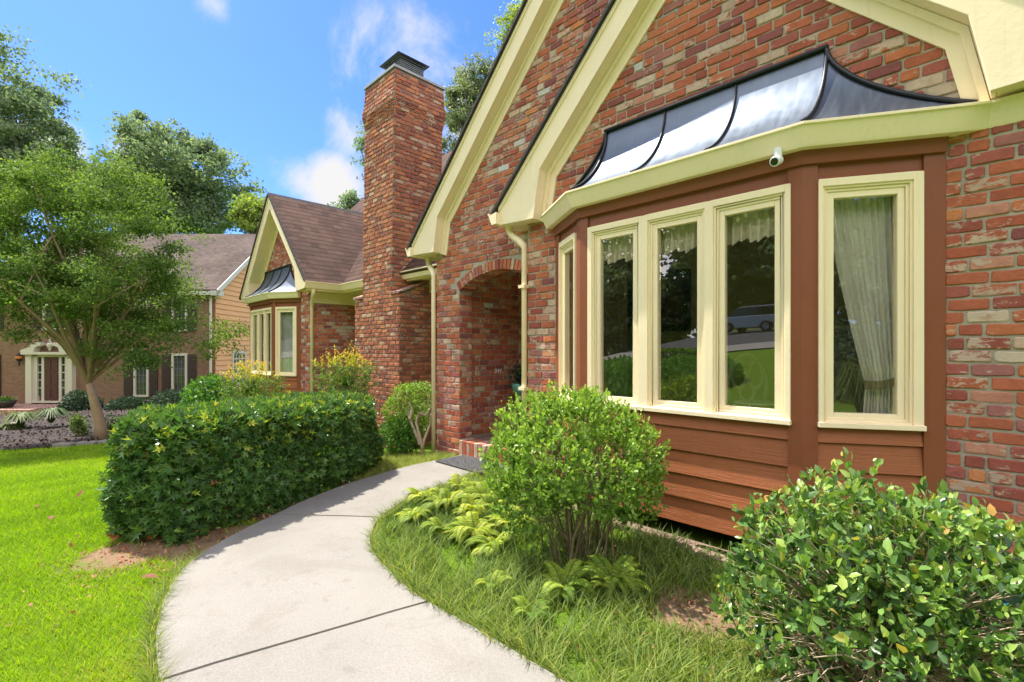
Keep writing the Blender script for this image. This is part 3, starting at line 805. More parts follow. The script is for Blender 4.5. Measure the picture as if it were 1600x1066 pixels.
edge_strip(-3.53, tl(-3.53)+.01, -1.5, tl(-1.5)+.01, 3.235); edge_strip(.53, tr_(.53)+.01, -1.5, tr_(-1.5)+.01, 3.235)
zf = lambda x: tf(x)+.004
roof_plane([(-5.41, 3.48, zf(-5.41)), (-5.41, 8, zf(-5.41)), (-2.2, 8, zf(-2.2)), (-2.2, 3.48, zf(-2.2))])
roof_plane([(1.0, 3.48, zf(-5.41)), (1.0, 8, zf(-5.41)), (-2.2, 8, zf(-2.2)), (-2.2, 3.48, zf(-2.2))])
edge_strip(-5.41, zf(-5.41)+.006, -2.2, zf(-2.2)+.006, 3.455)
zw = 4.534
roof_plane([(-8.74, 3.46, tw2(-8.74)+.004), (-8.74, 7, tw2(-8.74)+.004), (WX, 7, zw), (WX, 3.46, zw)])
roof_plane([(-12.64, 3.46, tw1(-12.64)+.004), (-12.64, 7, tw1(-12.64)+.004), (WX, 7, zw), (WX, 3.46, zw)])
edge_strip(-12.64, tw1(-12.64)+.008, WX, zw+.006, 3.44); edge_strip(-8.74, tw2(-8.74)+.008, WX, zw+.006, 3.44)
mb = MB(); mb.prism([(WX-.13, zw-.09), (WX, zw+.055), (WX+.13, zw-.09), (WX, zw+.03)], FX, 3.45, 7); mb.build('ridge_cap', M['dark_shingle_edge'], house)
MS = 1.08
roof_plane([(-14.5, 4.16, 2.49), (2.5, 4.16, 2.49), (2.5, 8, 2.49+MS*3.84), (-14.5, 8, 2.49+MS*3.84)])
roof_plane([(-14.5, 12, 2.3), (2.5, 12, 2.3), (2.5, 8, 2.49+MS*3.84), (-14.5, 8, 2.49+MS*3.84)])
mb = MB(); mb.box(-14, -9.2, 4.9, 11, -2, 2.5); mb.box(-9.15, 0, 7.2, 11, -1.2, 2.3)
mb.prism([(4.3, 2.3), (11.8, 2.3), (8, 6.4)], lambda p, q, d: (d, p, q), -14.2, -14.0)
mb.build('wall', M['brick'], house)

# --- wing: front gable wall and right side wall
mb = MB()
mb.prism([(-12.2,-1.2), (-12.28,2.4), (-12.2,2.75), (WX, 4.36), (-9.15,2.75), (-9.15,-1.2), (-9.72,-1.2), (-9.72,2.42), (-12.1,2.42), (-12.1,-1.2)], FX, YWG, YWG+.15)
mb.box(-9.3, -9.15, YWG+.15, 4.75, -1.2, 2.6)
lay_bricks(mb, lambda u, n, z: (-9.15+n, u, z), YWG-.004, 4.75, -.5, 2.3, lambda u, z: True, 11)
lay_bricks(mb, lambda u, n, z: (u, YWG-n, z), -9.70, -9.146, -.5, 2.5, lambda u, z: True, 12)
lay_bricks(mb, lambda u, n, z: (u, YWG-n, z), -12.2, -9.1, 2.5, 4.4, lambda u, z: inpoly1(u, z, [(-12.2, 2.5), (-9.15, 2.5), (-9.15, 2.72), (WX, 4.34), (-12.2, 2.72)]), 13)
mb.box(-12.2, -12.05, YWG+.15, 5.5, -1.2, 2.6)
mb.build('wall', [M['mortar'], M['loose_brick']], house)

# --- gutters
def kprof(z, o0=.0, s=1.0):
    return [(o0, z), (o0, z-.115*s), (o0+.066*s, z-.115*s), (o0+.074*s, z-.100*s), (o0+.112*s, z-.014*s), (o0+.123*s, z-.010*s), (o0+.123*s, z+.005*s), (o0+.106*s, z+.005*s), (o0+.10*s, z-.02*s)]
mb = MB()
mb.sweep(kprof(2.66), [(-3.455, 3.68), (-3.455, 3.23)][::1]); 
mb.build('gutter', M['cream'], house)
mb = MB(); mb.sweep(kprof(2.63), [(-5.335, 4.8), (-5.335, 3.46)]); mb.build('gutter', M['cream'], house)
# wing gutter meeting the main gutter in the inner corner, and the piece right of the chimney
mb = MB(); mb.sweep(kprof(2.53), [(-8.8, 3.44), (-8.8, 4.2), (-7.63, 4.2)]); mb.build('gutter', M['cream'], house)
mb = MB(); mb.sweep(kprof(2.54), [(-6.70, 4.26), (-5.02, 4.26)]); mb.build('gutter', M['cream'], house)
mb = MB(); mb.sweep([(0, 2.50), (0, 2.38), (.02, 2.38), (.02, 2.50)], [(-8.8, 3.5), (-8.8, 4.2), (-7.63, 4.2)])
mb.face([(-8.8,3.5,2.40), (-9.15,3.5,2.40), (-9.15,4.75,2.40), (-8.8,4.2,2.40)]); mb.face([(-8.8,4.2,2.40), (-9.15,4.75,2.40), (-7.63,4.75,2.40), (-7.63,4.2,2.40)])
mb.box(-9.149, -9.125, 3.78, 4.72, 2.19, 2.395); mb.box(-9.12, -7.63, 4.72, 4.749, 2.19, 2.395)
mb.build('soffit', M['cream'], house)
mb = MB(); mb.face([(-6.70,4.26,2.42), (-6.70,4.75,2.42), (-5.01,4.75,2.42), (-5.01,4.26,2.42)]); mb.box(-6.68, -5.02, 4.56, 4.75, 2.22, 2.42); mb.box(-6.68, -5.02, 4.26, 4.28, 2.40, 2.53)
mb.build('soffit', M['cream'], house)

# --- downspouts
def downspout(pts, w=.05, d=.07, ang=0):
    mb = MB(); mb.tube(pts, [.036]*(len(pts)-2)+[.027, .027], 10); return mb.build('downspout', M['cream'], house, smooth=True)
def elbow(top, wall, zdrop, zbot):
    """gooseneck: down from the gutter outlet, across to the wall, then down"""
    t = Vector(top); w = Vector(wall)
    pts = [t, t+Vector((0,0,-.05))]
    for i in range(1, 8):
        s = i/8; k = s*s*(3-2*s)
        pts.append(Vector((t.x+(w.x-t.x)*k, t.y+(w.y-t.y)*k, t.z-.05-zdrop*s)))
    pts += [Vector((w.x, w.y, t.z-.05-zdrop)), Vector((w.x, w.y, zbot))]
    return pts
P_ = elbow((-3.44, 3.40, 2.56), (-3.235, 3.405, 0), .22, .06); ds1 = downspout(P_)
P_ = elbow((-5.30, 3.72, 2.53), (-5.045, 3.62, 0), .24, -.02); ds2 = downspout(P_)
P_ = elbow((-8.78, 3.62, 2.42), (-9.09, 3.72, 0), .26, -.4); ds3 = downspout(P_)
for z in (.9, 1.9):
    mb = MB(); mb.box(-3.275, -3.195, 3.36, 3.43, z, z+.03); mb.build('strap', M['cream'], ds1)

# --- chimney
chim = MB()
SL = .030   # the stack leans slightly
base = [(-7.90, 4.0), (-6.47, 4.0), (-6.47, 4.76), (-7.90, 4.76)]
zt = [2.17, 2.17, 2.47, 2.47]
chim.hexa([(x, y, -1.2) for x, y in base]+[(x, y, z) for (x, y), z in zip(base, zt)])
def ring(x0, x1, y0, y1, z, o): 
    l = SL*(z-2.17)
    return [(x0-o+l, y0-o, z), (x1+o+l, y0-o, z), (x1+o+l, y1+o, z), (x0-o+l, y1+o, z)]
lv = [(2.10, 0), (5.07, 0), (5.071, .012), (5.14, .012), (5.141, .024), (5.21, .024), (5.211, .036), (5.33, .036), (5.44, .014), (5.72, .004)]
for (z0, o0), (z1, o1) in zip(lv[:-1], lv[1:]):
    chim.hexa(ring(-7.63, -6.70, 4.0-.0015, 4.93, z0, o0)+ring(-7.63, -6.70, 4.0-.0015, 4.93, z1, o1))
ln = lambda z: SL*(max(z, 2.17)-2.17)
def offs(z):
    for (z0, o0), (z1, o1) in zip(lv[:-1], lv[1:]):
        if z0 <= z <= z1: return o0+(o1-o0)*(z-z0)/max(z1-z0, 1e-6)
    return 0
kw = dict(joint=.013, prot=.011, wob=.0035)
lay_bricks(chim, lambda u, n, z: (u, 4.0-n, z), -7.905, -6.465, -.6, 2.17, lambda u, z: True, 20, **kw)
lay_bricks(chim, lambda u, n, z: (-6.47+n, u, z), 3.995, 4.75, -.6, 2.5, lambda u, z: z < 2.15+.42*(u-4.0), 21, **kw)
lay_bricks(chim, lambda u, n, z: (u+ln(z)+(offs(z) if u > -7.1 else -offs(z)), 4.0-offs(z)-n, z), -7.635, -6.695, 2.17, 5.70, lambda u, z: True, 22, **kw)
lay_bricks(chim, lambda u, n, z: (-6.70+ln(z)+offs(z)+n, u+(offs(z) if u > 4.5 else -offs(z)), z), 3.995, 4.93, 2.17, 5.70, lambda u, z: True, 23, **kw)
ch = chim.build('chimney', [M['chimney_mortar'], M['chimney_unit']], house)
mb = MB(); l = SL*3.55
mb.box(-7.63-.03+l, -6.70+.03+l, 3.97, 4.96, 5.722, 5.765); mb.build('cap_slab', M['zinc_cap'], ch, bevel=.004)
mb = MB(); cx, cy = -7.165+l, 4.465
for z0, z1, h in ((5.766, 5.85, .27), (5.85, 6.09, .22), (6.09, 6.12, .25)): mb.box(cx-h, cx+h, cy-h, cy+h, z0, z1)
for i in range(7): mb.box(cx-.232, cx+.232, cy-.232, cy+.232, 5.87+i*.031, 5.886+i*.031)
mb.build('spark_arrestor', M['zinc'], ch)
mb = MB(); b0 = len(mb.v); h = .31
mb.hexa([(cx-h,cy-h,6.122), (cx+h,cy-h,6.122), (cx+h,cy+h,6.122), (cx-h,cy+h,6.122), (cx-.08,cy-.08,6.23), (cx+.08,cy-.08,6.23), (cx+.08,cy+.08,6.23), (cx-.08,cy+.08,6.23)]); mb.build('cap_lid', M['zinc'], ch)
# weathering slabs on the shoulders
for x0, x1 in ((-7.93, -7.62), (-6.71, -6.44)):
    mb = MB(); mb.hexa([(x0,3.97,2.172), (x1,3.97,2.172), (x1,4.78,2.492), (x0,4.78,2.492), (x0,3.97,2.205), (x1,3.97,2.205), (x1,4.78,2.525), (x0,4.78,2.525)])
    mb.build('shoulder_cap', M['loose_brick'], ch)

# ================================================================== bay windows
def frame_of(p0, p1):
    """local frame of a bay face: u from p0 to p1, n outward, z up"""
    a = Vector((p0[0], p0[1])); b = Vector((p1[0], p1[1])); d = (b-a).normalized(); n = Vector((d.y, -d.x))
    F = lambda u, nn, z: (a.x+d.x*u+n.x*nn, a.y+d.y*u+n.y*nn, z)
    return F, (b-a).length
def bay(A, B, Cc, D, yw, dz, fronts, side_r, side_l, roof_top, seams, curtains=None):
    """A,B,Cc,D plan corners from left wall joint to right wall joint"""
    g = thing_part('bay_window')
    def hb(*a):
        m_ = MB(); m_.lbox(*a); m_.build('header_board', M['brown_paint'], g, bevel=.002)
    zb, zt = .13+dz, 2.255+dz
    zs = .87+dz
    sid = MB(); post = MB(); head = MB()
    faces = [(A, B, side_l), (B, Cc, fronts), (Cc, D, side_r)]
    for (p0, p1, lites) in faces:
        F, L = frame_of(p0, p1)
        lo, hi = .0735, L-.0735
        if p1 is D: hi = L-.095
        if p0 is A: lo = .095 if L > .5 else .05
        # corner posts
        for ua, ub in ((-.006, lo), (hi, L+.006)):
            m_ = MB(); m_.lbox(F, ua, ub, -.09, .012, zb-.005, 2.47+dz); m_.build('corner_post', M['brown_paint'], g, bevel=.003)
        # lap siding boards
        lev = [zs+.0, zs-.094, zs-.252, zs-.41, zs-.57, zb]
        for z1, z0 in zip(lev[:-1], lev[1:]):
            pts = [F(lo,-.05,z0), F(hi,-.05,z0), F(hi,.008,z0), F(lo,.008,z0), F(lo,-.05,z1-.001), F(hi,-.05,z1-.001), F(hi,-.012,z1-.001), F(lo,-.012,z1-.001)]
            sid.hexa(pts)
        # header boards
        hb(F, lo, hi, -.06, -.004, zt, 2.47+dz)
        # window frames
        for wi, (w0, w1, glist) in enumerate(lites):
            fr = MB()
            z0, z1 = zs, zt
            gz0, gz1 = .943+dz, 2.15+dz
            # casing
            edges = [w0]+[(glist[i][1]+glist[i+1][0])/2 for i in range(len(glist)-1)]+[w1]
            for i, (g0, g1) in enumerate(glist):
                e0, e1 = edges[i], edges[i+1]
                cw0 = max(.012, (g0-e0)-.062); cw1 = max(.012, (e1-g1)-.062)
                fr.lbox(F, e0, e0+cw0, -.05, .026, z0, z1); fr.lbox(F, e1-cw1, e1, -.05, .026, z0, z1)
                fr.lbox(F, e0+cw0, e1-cw1, -.05, .026, z1-.042, z1); fr.lbox(F, e0+cw0, e1-cw1, -.05, .026, z0, z0+.02)
                s0, s1, t0, t1 = e0+cw0, e1-cw1, z0+.02, z1-.042
                for k, (wd, dep) in enumerate(((.012, .016), (.016, .004), (.034, -.004))):
                    if g0-s0 < wd*1.2 or k == 2: wdl = g0-s0
                    else: wdl = wd
                    wdr = s1-g1 if (s1-g1 < wd*1.2 or k == 2) else wd
                    wt = t1-gz1 if k == 2 else wd; wb = gz0-t0 if k == 2 else wd
                    if wdl > .0005: fr.lbox(F, s0, s0+wdl, -.05, dep, t0, t1)
                    if wdr > .0005: fr.lbox(F, s1-wdr, s1, -.05, dep, t0, t1)
                    fr.lbox(F, s0+wdl, s1-wdr, -.05, dep, t1-wt, t1); fr.lbox(F, s0+wdl, s1-wdr, -.05, dep, t0, t0+wb)
                    s0 += wdl; s1 -= wdr; t1 -= wt; t0 += wb
            fr.lbox(F, w0-.004, w1+.004, .0, .042, z0-.006, z0+.022)
            fo = fr.build('window_frame', M['cream'], g, bevel=.0025)
            for g0, g1 in glist:
                gm = MB(); gm.face([F(g0-.004,-.022,gz0-.004), F(g1+.004,-.022,gz0-.004), F(g1+.004,-.022,gz1+.004), F(g0-.004,-.022,gz1+.004)])
                gm.build('pane', M['window_glass'], fo)
    plan = [A, B, Cc, D]
    head.sweep([(.0, 2.345+dz), (.03, 2.345+dz), (.045, 2.43+dz), (.0, 2.43+dz)], plan)
    # seat board and soffit closing the bay
    inn = [(p[0], p[1]) for p in plan]+[(D[0], yw+.25), (A[0], yw+.25)]
    for z0, z1, o in ((zs-.04, zs-.01, .05), (2.43+dz, 2.46+dz, -.02), (zb, zb+.02, .03)):
        cxm = (A[0]+D[0])/2; cym = yw
        pl = [(cxm+(p[0]-cxm)*(1-o*.6), cym+(p[1]-cym)*(1-o*2)) for p in inn]
        m_ = MB(); m_.prism(pl, lambda p, q, d: (p, q, d), z0, z1); m_.build('bay_board', M['brown_paint'], g)
    sid.build('siding', M['brown_siding'], g, bevel=.0015)
    head.build('crown_trim', M['brown_paint'], g, bevel=.002)
    # gutter
    ex = lambda p, q, t: (p[0]+(q[0]-p[0])*t, p[1]+(q[1]-p[1])*t)
    gp = [ex(A, B, -.06), B, Cc, ex(D, Cc, -.02)]
    gq = gp if dz < 0 else gp[:3]+[(-.03, 3.514), (.62, 3.514)]
    mb = MB(); mb.sweep(kprof(2.535+dz, .025), gq); mb.build('gutter', M['cream'], g, bevel=.0015)
    # flared sheet-metal roof
    zt_, xl, xr = roof_top
    yt = yw-.022
    tb = .02
    zlow = 2.552+dz
    # inside edge of gutter
    def off(o):
        n = []
        P = [Vector(p) for p in gp]
        for i in range(4):
            d0 = (P[i]-P[i-1]).normalized() if i > 0 else (P[1]-P[0]).normalized(); d1 = (P[i+1]-P[i]).normalized() if i < 3 else d0
            n0 = Vector((d0.y, -d0.x)); n1 = Vector((d1.y, -d1.x)); m = n0+n1; m = m/m.dot(n0); n.append(P[i]+m*o)
        return n
    O = off(.10)
    prof = lambda t: (1-(1-t)**.62, t**1.75)      # (run, rise): flat at the eave, steep at the wall
    prof = lambda t, k=.28: (math.sin(t*math.pi/2), k*math.sin(t*math.pi/2)+(1-k)*(1-math.cos(t*math.pi/2)))
    def front(u, t):
        x0 = O[1].x+(O[2].x-O[1].x)*u; x1 = xl+(xr-xl)*u
        a, b = prof(t)
        return (x0+(x1-x0)*a, O[1].y+(yt-O[1].y)*a, zlow+(zt_-zlow)*b)
    def side(E, xc, c):
        def fn(u, t):      # u: 0 at the hip, 1 at the wall
            a, b = prof(t, .5)
            hip = Vector(front(c, t))
            wallpt = Vector((E.x+(xc-E.x)*a, yt, zlow+(zt_-zlow)*b))
            return hip.lerp(wallpt, u)
        return fn
    Wr = Vector((D[0]+.125, yt)); Wl = Vector((O[0].x, yt))
    mb = MB(); mb.grid(front, 12, 18); mb.grid(side(Wr, xr, 1.0), 8, 18); mb.grid(side(Wl, xl, 0.0), 8, 18)
    ro = mb.build('bay_roof', M['bronze_sheet'], g, smooth=True, fixn=False)
    sm = MB()
    for u in seams:
        sm.tube([Vector(front(u, t/18))+Vector((0,-.006,.008)) for t in range(19)], .008, 6)
    for fn in (side(Wr, xr, 1.0), side(Wl, xl, 0.0)):
        sm.tube([Vector(fn(1, t/18))+Vector((0,-.012,.006)) for t in range(19)], .014, 6)
        sm.tube([Vector(fn(0, t/18))+Vector((0,-.006,.010)) for t in range(19)], .012, 6)
    sm.tube([(xl-.01, yt-.012, zt_+.004), (xr+.01, yt-.012, zt_+.004)], .017, 6)
    sm.build('seam', M['dark_metal'], ro, smooth=True)
    return g, front
def thing_part(name):
    """an empty part of the house that carries sub-parts"""
    o = bpy.data.objects.new(name, None); C.objects.link(o); o.parent = house
    o.matrix_parent_inverse = Matrix.Translation(house.location).inverted(); o.empty_display_size = .1
    return o
_sp = setparent
def setparent(o, p):
    if p is None: return
    o.parent = p
    if p.parent is None and p.type == 'EMPTY': o.matrix_parent_inverse = Matrix.Translation(p.location).inverted()
    else: o.matrix_parent_inverse = Matrix.Identity(4)

A_, B_, C_, D_ = (-2.84, 3.43), (-2.313, 3.097), (-.753, 3.097), (-.172, 3.432)
u_ = lambda x: x-B_[0]
fr3 = [(u_(-2.235), u_(-.81), [(u_(-2.133), u_(-1.847)), (u_(-1.654), u_(-1.369)), (u_(-1.19), u_(-.90))])]
g1, _ = bay(A_, B_, C_, D_, YW, 0, fr3, [(.0735, .571, [(.156, .462)])], [(.13, .53, [(.20, .46)])], (3.13, -2.28, -.70), (.335, .665))
dzw = -.10
Aw, Bw, Cw, Dw = (-12.25, 3.75), (-11.70, 3.42), (-10.26, 3.42), (-9.68, 3.752)
u2 = lambda x: x-Bw[0]
fr3b = [(u2(-11.62), u2(-10.33), [(u2(-11.54), u2(-11.22)), (u2(-11.12), u2(-10.80)), (u2(-10.70), u2(-10.40))])]
g2, _ = bay(Aw, Bw, Cw, Dw, YWG, dzw, fr3b, [(.0735, .571, [(.156, .462)])], [(.10, .53, [(.20, .46)])], (3.04, -11.65, -10.18), (.335, .665))
# wing interior: dim room so the panes are not open to the sky
mb = MB(); mb.box(-12.0, -9.35, 4.6, 4.65, -.5, 2.5); mb.box(-12.0, -9.35, 3.9, 4.65, .1, .14); mb.box(-12.0, -9.35, 3.9, 4.65, 2.42, 2.46); mb.box(-9.36, -9.32, 3.92, 4.65, -.5, 2.5)
mb.build('interior_wall', M['room_wall'], house)

# ------------------------------------------------------------------ things on and in the house
def text_mesh(name, body, size, mat, parent, loc, rot, extrude=.004, shear=0):
    cu = bpy.data.curves.new(name, 'FONT'); cu.body = body; cu.size = size; cu.extrude = extrude; cu.shear = shear
    cu.align_x = 'CENTER'; cu.align_y = 'CENTER'
    o = bpy.data.objects.new('tmp', cu); C.objects.link(o)
    dg = bpy.context.evaluated_depsgraph_get(); me = bpy.data.meshes.new_from_object(o.evaluated_get(dg))
    bpy.data.objects.remove(o)
    mw = Matrix.Translation(loc) @ rot.to_4x4(); me.transform(mw); me.name = name
    return link(name, me, mat, parent)
# house number on the alcove wall (faces +X)
px_ = 777; s = (px_-800)/746; rt = (s-1)/(s+1); yn = -4.62/rt; dn = (yn+4.62)*.7071; zn = CAMZ+(546-580)/746*dn
rotX = Matrix(((0, 0, 1), (1, 0, 0), (0, 1, 0)))
text_mesh('house_number', '844', .085, M['white_plastic'], house, Vector((-4.612, yn, zn)), rotX, .004, .25)

# security camera under the bay gutter
sc = thing('security_camera', (-.85, 2.99, 2.42), 'small white security camera with dark round lens under the bay gutter', 'security camera')
mb = MB(); mb.tube([(-.85, 2.985, 2.44), (-.85, 2.985, 2.36)], .022, 16); 
d = Vector((-.12, -.85, -.35)).normalized(); p0 = Vector((-.85, 2.99, 2.375))
mb.tube([p0-d*.01, p0+d*.045, p0+d*.05], [.026, .028, .026], 20); mb.build('camera_body', M['white_plastic'], sc, smooth=False, bevel=.002)
mb = MB(); mb.tube([p0+d*.049, p0+d*.0525], [.021, .020], 20); mb.build('lens', M['car_glass'], sc)

# curtains, valance, mirror, picture, chair
F_r, L_r = frame_of(C_, D_)
def curtain_sheet(F, topu, tie, bot, n0, zt, ztie, zb, pleats=9, amp=.018, nu=90, nv=60):
    def fn(u, v):
        z = zt+(zb-zt)*v
        vt = (zt-ztie)/(zt-zb)
        if v < vt:
            k = (v/vt); k2 = k**1.25
            a = topu[0]+(tie[0]-topu[0])*k2; b = topu[1]+(tie[1]-topu[1])*k
        else:
            k = (v-vt)/(1-vt); k2 = 1-(1-k)**2
            a = tie[0]+(bot[0]-tie[0])*k2; b = tie[1]+(bot[1]-tie[1])*k2
        w = b-a
        ph = u*pleats*2*math.pi
        A = amp*(.5+1.0*min(1, .12/max(w, .05)))
        n = n0-.04+A*(math.sin(ph+.6*math.sin(3*v+ph*.2))+.35*math.sin(2.3*ph+v*2))
        uu = u+.25/pleats*math.sin(ph*1.0+1)*.5
        return F(a+w*uu, n, z)
    mb = MB(); mb.grid(fn, nu, nv); return mb
cur = thing('curtain', (-.5, 3.4, .9), 'grey-green pleated curtain tied back behind the right pane of the near bay', 'curtain')
curtain_sheet(F_r, (.135, .49), (.345, .50), (.33, .50), -.06, 2.19, 1.09, .84, 10, .016).build('drape', M['curtain_cloth'], cur, smooth=True, fixn=False)
mb = MB()
def tiefn(u, v):
    uu = .325+.19*u; z = 1.075+.05*u+.05*v-.02*math.sin(u*3.1)
    return F_r(uu, -.055+.02*math.sin(u*3.14), z)
mb.grid(tiefn, 20, 4); mb.build('tieback', M['tie_cloth'], cur, smooth=True, fixn=False)
val = thing('valance', (-1.5, 3.2, 2.1), 'cream ruffled valance across the top of the three front panes', 'valance')
def valfn(u, v):
    x = -2.2+1.36*u; ph = u*2*math.pi*26
    zb = 1.985+.012*math.sin(u*2*math.pi*9)+.012*math.sin(ph)
    z = 2.19+(zb-2.19)*v
    return (x, 3.19+.014*math.sin(ph)*(.4+v)+.01*math.sin(ph*.37+2)*v, z)
mb = MB(); mb.grid(valfn, 300, 10)
mb.build('ruffle', M['valance_cloth'], val, smooth=True, fixn=False)
wc = thing('curtain', (-10, 3.7, .8), 'pale sheer curtain behind the right pane of the far bay', 'curtain')
F_w, L_w = frame_of(Cw, Dw)
curtain_sheet(F_w, (.12, .49), (.12, .49), (.12, .49), -.06, 2.1, 1.2, .78, 9, .014, 60, 10).build('drape', M['sheer_cloth'], wc, smooth=True, fixn=False)
F_w2, L_w2 = frame_of(Bw, Cw)
wc2 = thing('curtain', (-11, 3.5, .8), 'pale sheer curtain behind the front panes of the far bay', 'curtain')
curtain_sheet(F_w2, (.9, 1.38), (.9, 1.38), (.9, 1.38), -.08, 2.1, 1.2, .78, 10, .014, 60, 10).build('drape', M['sheer_cloth'], wc2, smooth=True, fixn=False)

mir = thing('octagonal_mirror', (-3.66, 5.58, 1.9), 'dark octagonal mirror seen through the left front pane of the near bay', 'mirror')
oct_ = lambda r: [(-3.66+r*math.cos(math.pi/8+k*math.pi/4), 1.87+r*math.sin(math.pi/8+k*math.pi/4)*1.05) for k in range(8)]
mb = MB(); o1, o2 = oct_(.43), oct_(.33)
for i in range(8):
    j = (i+1) % 8; mb.prism([o1[i], o1[j], o2[j], o2[i]], FX, 5.52, 5.595)
mb.build('mirror_frame', M['black_frame'], mir)
mb = MB(); mb.prism(o2, FX, 5.56, 5.58); mb.build('mirror_glass', M['mirror_pane'], mir)
pic = thing('framed_picture', (-2.8, 5.58, 1.9), 'black framed brown picture seen through the middle front pane', 'picture')
mb = MB()
for x0, x1, z0, z1 in ((-3.06,-2.54,2.20,2.28), (-3.06,-2.54,1.52,1.60), (-3.06,-2.98,1.60,2.20), (-2.62,-2.54,1.60,2.20)): mb.box(x0, x1, 5.55, 5.595, z0, z1)
mb.build('picture_frame', M['black_frame'], pic)
mb = MB(); mb.box(-2.98, -2.62, 5.57, 5.59, 1.60, 2.20); mb.build('picture_canvas', M['picture_brown'], pic)

chair = thing('iron_chair', (-1.66, 4.9, .38), 'pale iron cafe chair with looped back behind the right front pane', 'chair')
def V3(u, w, z): return (-1.66+.7071*u-.7071*w, 4.88+.7071*u+.7071*w, z)
mb = MB()
arch_ = [V3(.19*math.cos(a)*(1.0), 0, .92+.33*math.sin(a)) for a in np.linspace(0, math.pi, 17)]
mb.tube([V3(.17, 0, .8)]+arch_+[V3(-.17, 0, .8)], .020, 8); mb.build('back_frame', M['iron_white'], chair, smooth=True)
for sx in (-1, 1):
    mb = MB(); mb.tube([V3(sx*.08+.07*math.cos(a), 0, 1.05+.13*math.sin(a)) for a in np.linspace(0, 2*math.pi, 20)], .016, 8)
    mb.build('back_loop', M['iron_white'], chair, smooth=True)
mb = MB(); mb.tube([V3(.07*math.cos(a), 0, .89+.09*math.sin(a)) for a in np.linspace(0, 2*math.pi, 20)], .016, 8); mb.build('back_loop', M['iron_white'], chair, smooth=True)
mb = MB(); c0 = V3(0, -.2, .80); mb.lathe((c0[0], c0[1], .79), [(.19, 0), (.205, .012), (.19, .028)], 24); mb.build('seat', M['iron_white'], chair)
for du, dw in ((.14, -.05), (-.14, -.05), (.14, -.34), (-.14, -.34)):
    mb = MB(); mb.tube([V3(du, dw, .80), V3(du*1.3, dw*1.1, .385)], .012, 8); mb.build('leg', M['iron_white'], chair, smooth=True)

# doormat and green pot with plant in the porch
mat_ = MB(); mat_.box(-4.40, -3.62, 3.18, 3.60, .040, .054)
def mat_m():
    t = NT('black_mat'); v = t.n.new('ShaderNodeTexVoronoi'); v.feature = 'DISTANCE_TO_EDGE'; v.inputs['Scale'].default_value = 38; t.l.new(t.pos(), v.inputs['Vector'])
    h = t.map(v.outputs['Distance'], .02, .12); t.set(color=t.mix(h, (.02, .02, .022), (.10, .10, .105)), rough=.8); t.bump(h, .01); M['black_mat'] = t.m
mat_m()
o = mat_.build('doormat', M['black_mat'], bevel=.004); tag(o, 'black patterned doormat on the path before the brick porch step', 'doormat')

# ================================================================== ground, path, road
xs = np.unique(np.concatenate([np.arange(-46, 8, .5), np.linspace(-400, -46, 30), np.linspace(8, 300, 30)]))
ys = np.unique(np.concatenate([np.arange(-46, 10, .5), np.linspace(-300, -46, 25), np.linspace(10, 400, 30)]))
XX, YY = np.meshgrid(xs, ys); ZZ = Hf(XX, YY)
V = np.stack([XX, YY, ZZ], -1).reshape(-1, 3); nx = len(xs)
F = [(j*nx+i, j*nx+i+1, (j+1)*nx+i+1, (j+1)*nx+i) for j in range(len(ys)-1) for i in range(nx-1)]
me = bpy.data.meshes.new('ground'); me.from_pydata(V.tolist(), [], F)
gnd = link('ground', me, M['ground'], smooth=True); gnd['kind'] = 'structure'

pairs = [((733,707),(810,735)), ((700,715),(770,736)), ((640,727),(735,741)), ((590,741),(700,758)), ((540,756),(651,771)), ((485,777),(619,790)), ((430,803),(593,808)),
         ((385,824),(581,828)), ((340,848),(578,843)), ((295,878),(582,858)), ((266,915),(596,877)), ((250,955),(615,896)), ((244,1000),(638,916)), ((250,1062),(669,938)),
         ((262,1125),(765,993)), ((300,1230),(888,1066)), ((380,1390),(1040,1165)), ((560,1700),(1300,1330))]
PZ = .035
def catmull(P, n=5):
    out = []; P = [Vector(p) for p in P]
    for i in range(len(P)-1):
        p0 = P[max(i-1, 0)]; p1 = P[i]; p2 = P[i+1]; p3 = P[min(i+2, len(P)-1)]
        for k in range(n):
            t = k/n; out.append(.5*((2*p1)+(-p0+p2)*t+(2*p0-5*p1+4*p2-p3)*t*t+(-p0+3*p1-3*p2+p3)*t**3))
    out.append(P[-1]); return out
Lw = [grd(*a, PZ).to_2d() for a, b in pairs]; Rw = [grd(*b, PZ).to_2d() for a, b in pairs]
PATH_POLY = None
mb = MB(); segs = [(0, 6), (6, 13), (13, len(pairs)-1)]
LP, RP = catmull(Lw), catmull(Rw); PATH_POLY = [tuple(p) for p in LP]+[tuple(p) for p in RP[::-1]]
